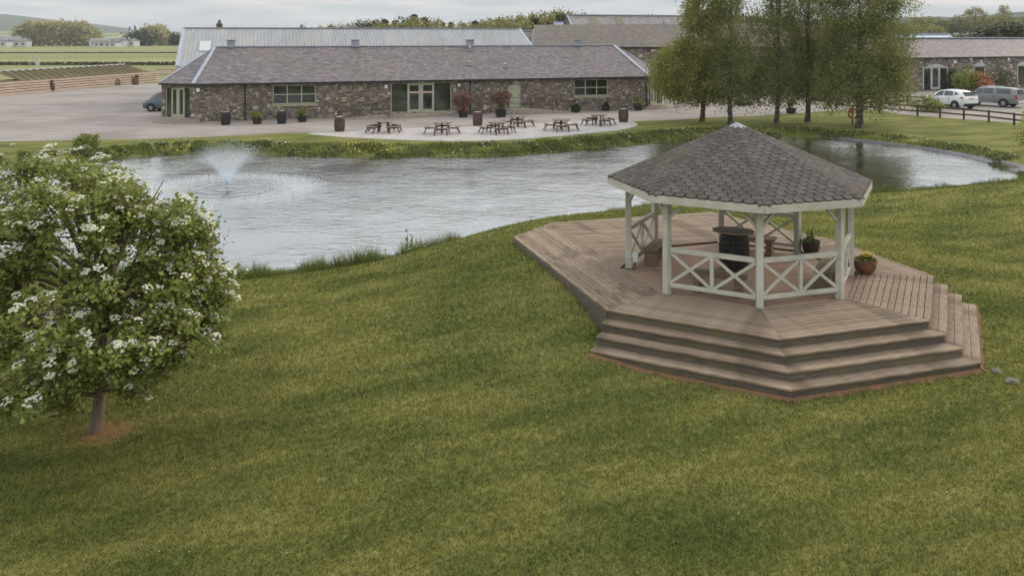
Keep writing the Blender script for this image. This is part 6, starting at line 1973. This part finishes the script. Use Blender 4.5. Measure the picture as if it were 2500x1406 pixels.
# ------------------------------------------------------------------ fountain
m, nt, N, L, B = new_mat('water_spray')
B.inputs['Base Color'].default_value = (.80, .86, .92, 1); B.inputs['Roughness'].default_value = .4
tr = N.new('ShaderNodeBsdfTransparent'); tl_ = N.new('ShaderNodeBsdfTranslucent'); tl_.inputs['Color'].default_value = (.85, .9, .95, 1)
m1 = N.new('ShaderNodeMixShader'); m1.inputs['Fac'].default_value = .5
m2 = N.new('ShaderNodeMixShader'); m2.inputs['Fac'].default_value = .68
L.new(B.outputs[0], m1.inputs[1]); L.new(tl_.outputs[0], m1.inputs[2]); L.new(tr.outputs[0], m2.inputs[1]); L.new(m1.outputs[0], m2.inputs[2]); L.new(m2.outputs[0], N['Material Output'].inputs['Surface'])
M['spray'] = m
fn = empty('fountain', (FX, FY, WZ), 'floating pond fountain throwing a wide V of fine white spray', 'fountain')
MB().lathe([(.10, -.02), (.11, .01), (.07, .03), (.04, .04), (.04, .08)], (0, 0, 0), 18).build('float_nozzle', M['zinc'], fn, world=False)
g = np.random.default_rng(12)
def arcs(nd, v0, elev, tmax, jit, size, t0=0.0, bias=1.0):
    a = g.uniform(0, 2 * np.pi, nd); el = elev + g.normal(0, jit, nd)
    v = v0 * g.uniform(.86, 1.06, nd)
    t = t0 + (tmax - t0) * g.random(nd) ** bias
    r = v * np.cos(el) * t; z = v * np.sin(el) * t - 4.9 * t * t
    p = np.stack([r * np.cos(a), r * np.sin(a), z + .15], 1)
    p = p[p[:, 2] > .01]
    n_ = len(p)
    s = size * g.uniform(.5, 1.4, (n_, 1))
    u = g.normal(size=(n_, 3)); u /= np.linalg.norm(u, axis=1, keepdims=True)
    w = np.cross(u, g.normal(size=(n_, 3))); w /= np.linalg.norm(w, axis=1, keepdims=True)
    return np.stack([p - u * s * .6, p + u * s * .6, p + w * s], 1)
sp = np.vstack([arcs(42000, 6.0, math.radians(66), .5, .11, .013, bias=1.2), arcs(60000, 5.9, math.radians(63), 1.15, .16, .0085), arcs(12000, 6.1, math.radians(76), .8, .14, .010)])
o = npmesh('spray', sp, 3, M['spray'], None); o.parent = fn; o['kind'] = 'stuff'
# where the drops fall back: a ring of small splashes
a = g.uniform(0, 2 * np.pi, 9000); r = g.normal(3.3, .55, 9000)
p = np.stack([r * np.cos(a), r * np.sin(a), np.abs(g.normal(0, .03, 9000)) + .008], 1)
s = .014
sp = np.stack([p + [s, 0, 0], p + [-s, 0, 0], p + [0, 0, s * 2]], 1)
o = npmesh('splashes', sp, 3, M['spray'], None); o.parent = fn; o['kind'] = 'stuff'

# ------------------------------------------------------------------ trees beyond the roofs
def proto_tree(kind, seed):
    """unit tree 10 m tall"""
    g = np.random.default_rng(seed)
    rt = empty('belt_tree', (0, 0, 0), 'x', 'tree')
    if kind == 'conifer':
        MB().tube([(0, 0, 0), (0, 0, 9.8)], [.2, .03], 6).build('trunk', M['bark'], rt, world=False)
        n_ = 70
        z = g.uniform(1.2, 9.6, n_); rr = (1 - z / 10.2) * 2.3 * g.uniform(.5, 1.05, n_); a = g.uniform(0, 6.28, n_)
        cl = np.stack([rr * np.cos(a), rr * np.sin(a), z - rr * .15], 1)
        q = crownmesh(cl, 26, .26, .30, g, .2, 2.2, .6); mt = M['leaf_conifer']
    else:
        MB().tube([(0, 0, 0), (.1, 0, 4), (0, .1, 8.5)], [.24, .17, .04], 6).build('trunk', M['bark'], rt, world=False)
        d3 = g.normal(size=(85, 3)); d3 /= np.linalg.norm(d3, axis=1, keepdims=True); d3 *= g.uniform(.4, 1, (85, 1)) ** .5
        cl = d3 * [2.9, 2.9, 3.9] + [0, 0, 5.9]
        q = crownmesh(cl, 26, .40, .30, g, .2, 1.4, 1); mt = {'broad': M['leaf_wood'], 'dark': M['leaf_dark']}[kind]
    o = npmesh('crown', q, 4, mt, None); o.parent = rt; o['kind'] = 'stuff'
    return rt
protos = {('broad', 0): proto_tree('broad', 1), ('broad', 1): proto_tree('broad', 2), ('conifer', 0): proto_tree('conifer', 3), ('conifer', 1): proto_tree('conifer', 4), ('dark', 0): proto_tree('dark', 5), ('dark', 1): proto_tree('dark', 6)}
used = set()
def tree_at(kind, px_, ytop, dist, label, group, wide=1.0, base=None):
    k = (kind, rnd.randint(0, 1))
    x = (px_ - 1250) * dist / 2000
    ht = CAM_H + (88 - ytop) * dist / 2000
    z0 = hz(x, dist) if base is None else base
    ht -= z0
    o = protos[k] if k not in used else copytree(protos[k]); used.add(k)
    s = ht / 10.0
    place(o, (x, dist, z0), rnd.uniform(0, 6.28), label, group, (s * wide * (8 / max(ht, 5)) ** .3, s * wide * (8 / max(ht, 5)) ** .3, s))
    return o
topf = lambda x: np.interp(x, [770, 850, 900, 960, 985, 1010, 1045, 1080, 1130, 1180, 1250, 1300, 1340, 1380, 1420, 1470, 1560, 1650, 1700, 1800, 2000, 2250], [64, 52, 46, 44, 36, 28, 34, 46, 50, 42, 36, 28, 20, 20, 30, 36, 36, 34, 14, 34, 40, 50])
def where(x):
    for lim, w in ((880, 'over the low left end of the tree belt'), (980, 'over the middle of the metal roof ridge'), (1080, 'beside the tallest spike of the tree belt'), (1200, 'over the right part of the metal roof ridge'), (1320, 'behind the brown roof range'), (1440, 'just left of the tallest barn gable'), (1660, 'showing above the tallest barn ridge'), (1900, 'seen through the left birches')):
        if x < lim: return w
    return 'seen through the right birches'
KN = {'broad': 'olive broadleaved tree ', 'conifer': 'dark pointed conifer ', 'dark': 'dark tree '}
G_ = 'tree belt behind the farm roofs'
x = 772
while x < 1440:
    kind = 'conifer' if (930 < x < 1190 and rnd.random() < .6) else ('dark' if rnd.random() < .15 else 'broad')
    tree_at(kind, x + rnd.uniform(-6, 6), float(topf(x)) + rnd.uniform(-2, 7), rnd.uniform(165, 185), KN[kind] + where(x), G_, 1.0 if kind != 'conifer' else .9)
    x += rnd.uniform(19, 27)
x = 800
while x < 1440:
    kind = 'conifer' if rnd.random() < .3 else 'broad'
    tree_at(kind, x, float(topf(x)) + rnd.uniform(8, 16), rnd.uniform(155, 163), KN[kind] + 'in the nearer row ' + where(x), G_, 1.25)
    x += rnd.uniform(26, 34)
for x in range(1450, 2290, 34):
    kind = 'dark' if x > 1650 and rnd.random() < .5 else 'broad'
    tree_at(kind, x, float(topf(x)) + rnd.uniform(-2, 10), rnd.uniform(165, 200), KN[kind] + where(x), G_, 1.3)
tree_at('dark', 1688, 12, 140, 'dark tree rising just past the right end of the tallest barn roof', None, .8)
tree_at('dark', 736, 60, 150, 'lone dark tree tip poking over the metal roof ridge at the left of the belt', None, .45)
# right-hand hill trees
tree_at('broad', 2381, 16, 330, 'round crowned tree alone on the skyline of the right hand hill', None, 1.5, base=8)
tree_at('broad', 2452, 12, 330, 'taller skyline tree at the right, next to the round crowned one', None, 1.0, base=8)
for x in range(2236, 2540, 22):
    tree_at('broad', x + rnd.uniform(-5, 5), 44 + rnd.uniform(-5, 4) - (4 if x > 2340 else 0), 420, 'small hazy tree in the hill top hedge ' + ('left of the round crowned skyline tree' if x < 2370 else 'right of the round crowned skyline tree'), 'hill top hedge trees', 2.0, base=6)
for x, y in ((2238, 62), (2282, 60), (2262, 68)):
    tree_at('dark', x, y, 240, 'dark tree standing behind the pale blue store roof', 'trees behind the pale blue store', 1.2)
for x, y in ((2440, 62), (2468, 55), (2500, 54), (2530, 58)):
    tree_at('dark', x, y, 150, 'dark rounded bush behind the right hand slate roof, ' + ('left one' if x < 2450 else 'second from the left' if x < 2480 else 'third from the left' if x < 2510 else 'at the very edge'), 'dark bushes behind the right hand range', 2.2)
for k, o in protos.items():
    if k not in used: 
        for ch in list(o.children): bpy.data.objects.remove(ch)
        bpy.data.objects.remove(o)

# far woods on the left, read as one mass each
def far_wood(name, label, x0, x1, ytop, ybase, dist, mat, seed, dep=14, n_=240, per=26, sp=1.0, size=.9):
    g = np.random.default_rng(seed)
    xs = g.uniform(x0, x1, n_)
    f = (xs - x0) / (x1 - x0)
    edge = np.sqrt(np.clip(1 - np.abs(2 * f - 1) ** 6, 0, 1))
    trunk_px = np.round(xs / 9) * 9
    wob = np.sin(trunk_px * 1.7) * 2.5 + np.sin(trunk_px * .53) * 2
    topz = CAM_H + (88 - ytop - wob) * dist / 2000
    z = .5 + (topz * edge - .5) * g.uniform(0, 1, n_) ** .55
    c = np.stack([(xs - 1250) * dist / 2000, dist + g.uniform(-dep / 2, dep / 2, n_), z], 1)
    q = crownmesh(c, per, sp, size, g, .1, 1.6, 1.5)
    npmesh(name, q, 4, mat, label=label, kind='stuff')
far_wood('poplar_wood', 'long block of pale olive poplars across the far field', 42, 236, 62, 114, 520, M['leaf_poplar'], 1, 16, 900, 26, 1.0, 1.0)
far_wood('poplar_wood', 'smaller clump of pale poplars left of the metal roof', 345, 412, 72, 112, 540, M['leaf_poplar'], 2, 12, 300, 26, 1.0, 1.0)
far_wood('dark_wood', 'low dark wood between the village and the small poplar clump', 312, 360, 90, 112, 530, M['leaf_dark'], 3, 10, 140, 22, 1.2, 1.2)
far_wood('dark_wood', 'low dark wood at the foot of the metal roof verge', 405, 445, 96, 114, 545, M['leaf_dark'], 4, 10, 90, 22, 1.2, 1.2)
far_wood('dark_wood', 'dark bushes among the village houses at the left edge', 8, 50, 103, 113, 560, M['leaf_wood'], 5, 8, 60, 20, 1.0, 1.0)
# hedges across the fields
def hedge(label, xa, xb, dist, h, seed):
    g = np.random.default_rng(seed)
    X0, X1 = (xa - 1250) * dist / 2000, (xb - 1250) * dist / 2000
    n_ = int((X1 - X0) * 30)
    c = np.stack([g.uniform(X0, X1, n_), dist + g.normal(0, .5, n_), .1 + g.uniform(0, h, n_)], 1)
    npmesh('hedge', leafquads(c, .45, g, .2, 1.4), 4, M['leaf_dark'], label=label, cat='hedge')
hedge('thin hedge line crossing the far field at the left', -150, 440, 305, .35, 1)
hedge('nearer thicker hedge crossing the field behind the rack', -150, 440, 182, .65, 2)
def hedge3(label, pts, h, seed):
    g = np.random.default_rng(seed); cs = []
    for (x0, y0), (x1, y1) in zip(pts[:-1], pts[1:]):
        n_ = int(math.hypot(x1 - x0, y1 - y0) * 22); t = g.random(n_)
        x, y = x0 + (x1 - x0) * t, y0 + (y1 - y0) * t + g.normal(0, .5, n_)
        cs.append(np.stack([x, y, hgt(x, y) + g.uniform(0, h, n_)], 1))
    npmesh('hedge', leafquads(np.vstack(cs), .6, g, .2, 1.4), 4, M['leaf_dark'], label=label, cat='hedge')
hedge3('dark hedge running across the right hand hillside field', [(115, 245), (150, 250), (190, 262)], 1.3, 3)
hedge3('upper hedge along the right hand hill below the skyline trees', [(140, 340), (200, 345), (260, 352)], 1.5, 4)

# village
def house(label, px_, dist, w, dpt, he, hr, rz, z0=0.0):
    x = (px_ - 1250) * dist / 2000
    rt_ = empty('village_house', (x, dist, z0), label, 'house', 'white village houses in the distance', rz)
    MB().box((0, 0, he / 2 - .5), (w, dpt, he + 1)).build('wall', M['wallwhite'], rt_, world=False)
    r_ = MB(); hw, hd = w / 2 + .3, dpt / 2 + .3
    r_.add([(-hw, -hd, he), (hw, -hd, he), (hw, hd, he), (-hw, hd, he), (-hw, 0, hr), (hw, 0, hr)], [(0, 1, 5, 4), (2, 3, 4, 5), (0, 4, 3), (1, 2, 5), (3, 2, 1, 0)])
    ro = r_.build('roof', M['roofgrey'], rt_, world=False)
    MB().box((w * .3, 0, hr + .1), (.9, .6, 1.2)).build('chimney', M['wallwhite'], ro, world=False)
    for sx_ in (-.3, 0, .3):
        MB().box((w * sx_, -dpt / 2 - .02, he * .55), (1.1, .1, 1.1)).build('window', M['glass'], rt_, world=False)
for i, (px_, dist, w, he, hr, rz) in enumerate([(-20, 640, 14, 4.6, 6.6, .1), (8, 500, 9, 3.6, 5.4, .7), (28, 500, 12, 4.4, 6.2, .05), (47, 490, 11, 3.4, 4.8, .2), (2, 480, 10, 3.2, 4.4, .1),
                                   (248, 500, 11, 4.0, 5.2, 0), (262, 505, 9, 3.6, 4.6, .2), (277, 500, 9, 4.0, 5.2, .1), (254, 480, 9, 2.8, 3.6, .05), (292, 495, 10, 3.8, 4.9, -.1), (305, 500, 8, 3.9, 5.0, .1), (270, 480, 10, 2.7, 3.6, .0), (318, 500, 8, 3.6, 4.6, 0)]):
    house('small white house of the distant village ' + ('left of the poplar block' if px_ < 100 else 'right of the poplar block'), px_, dist, w, 8, he, hr, rz)
# white posts in the field
for px_ in (89, 94):
    p = P(px_, 161, .15)
    rt_ = MB().box((p.x, p.y, .15 + .85), (.25, .25, 1.7)).build('marker_post', M['wallwhite'], None, loc=p)
    MB().box((p.x, p.y, .15 + 1.74), (.4, .4, .12)).build('cap', M['wallwhite'], rt_)
    tag(rt_, 'left of the two thin white posts in the field beyond the rack' if px_ == 89 else 'right of the two thin white posts in the field beyond the rack', 'post')

# ------------------------------------------------------------------ hills
def hill(name, label, xs_px, ys_px, dist, width, mat, z0=-2, bumps=.0, seed=0):
    g = np.random.default_rng(seed)
    pxs = np.linspace(xs_px[0], xs_px[-1], 260)
    crest = CAM_H + (88 - np.interp(pxs, xs_px, ys_px)) * dist / 2000
    crest = crest + bumps * (np.sin(pxs * .9 + seed) + np.sin(pxs * .37) + g.normal(0, .7, len(pxs)))
    X = (pxs - 1250) * dist / 2000
    rows = np.linspace(-1, 1, 25)
    verts = []
    for r in rows:
        k = math.cos(r * math.pi / 2) ** 1.3
        verts += [(x * (1 + 0), dist + r * width, z0 + (c - z0) * k) for x, c in zip(X, crest)]
    n_ = len(pxs)
    fs = [(i * n_ + j, i * n_ + j + 1, (i + 1) * n_ + j + 1, (i + 1) * n_ + j) for i in range(len(rows) - 1) for j in range(n_ - 1)]
    MB().add(verts, fs).build(name, mat, None, smooth=False, label=label, kind='structure')
hm = mk('wooded_hill', lin(62, 74, 62), lin(82, 92, 72), scale=.02, rough=.95, coord='World', patch=(lin(120, 126, 92), .35), patch_scale=.003)
hf = mk('hill_fields', lin(128, 134, 92), lin(152, 152, 108), scale=.01, rough=.95, coord='World', patch=(lin(70, 82, 60), .95), patch_scale=.018)
hill('hills', 'long wooded hill falling away to the right', [-700, -300, 0, 60, 120, 150, 180, 240, 330, 430, 560, 700], [18, 28, 37, 44, 53, 53, 58, 68, 75, 81, 86, 90], 2300, 700, hm, bumps=1.2, seed=1)
hill('hills', 'nearer low hill with fields and hedges', [-600, -100, 0, 100, 200, 300, 380, 450, 700, 900], [66, 74, 78, 80, 82, 83, 84, 83, 84, 90], 1350, 420, hf, bumps=.6, seed=2)
hill('hills', 'low wooded ridge behind the right hand fields', [1700, 2000, 2210, 2300, 2400, 2500, 2900], [66, 52, 46, 48, 44, 32, 20], 1300, 500, hm, bumps=1.0, seed=3)

# ------------------------------------------------------------------ the air
hm_ = bpy.data.materials.new('haze_air'); hm_.use_nodes = True
N, L = hm_.node_tree.nodes, hm_.node_tree.links
N.remove(N['Principled BSDF'])
pv = N.new('ShaderNodeVolumePrincipled')
pv.inputs['Color'].default_value = (.90, .94, 1.0, 1); pv.inputs['Density'].default_value = .0002; pv.inputs['Anisotropy'].default_value = 0.0
L.new(pv.outputs[0], N['Material Output'].inputs['Volume'])
MB().box((0, 2100, 54), (7600, 4500, 114)).build('haze', hm_, None, label='thin pale haze over the whole landscape', kind='stuff')
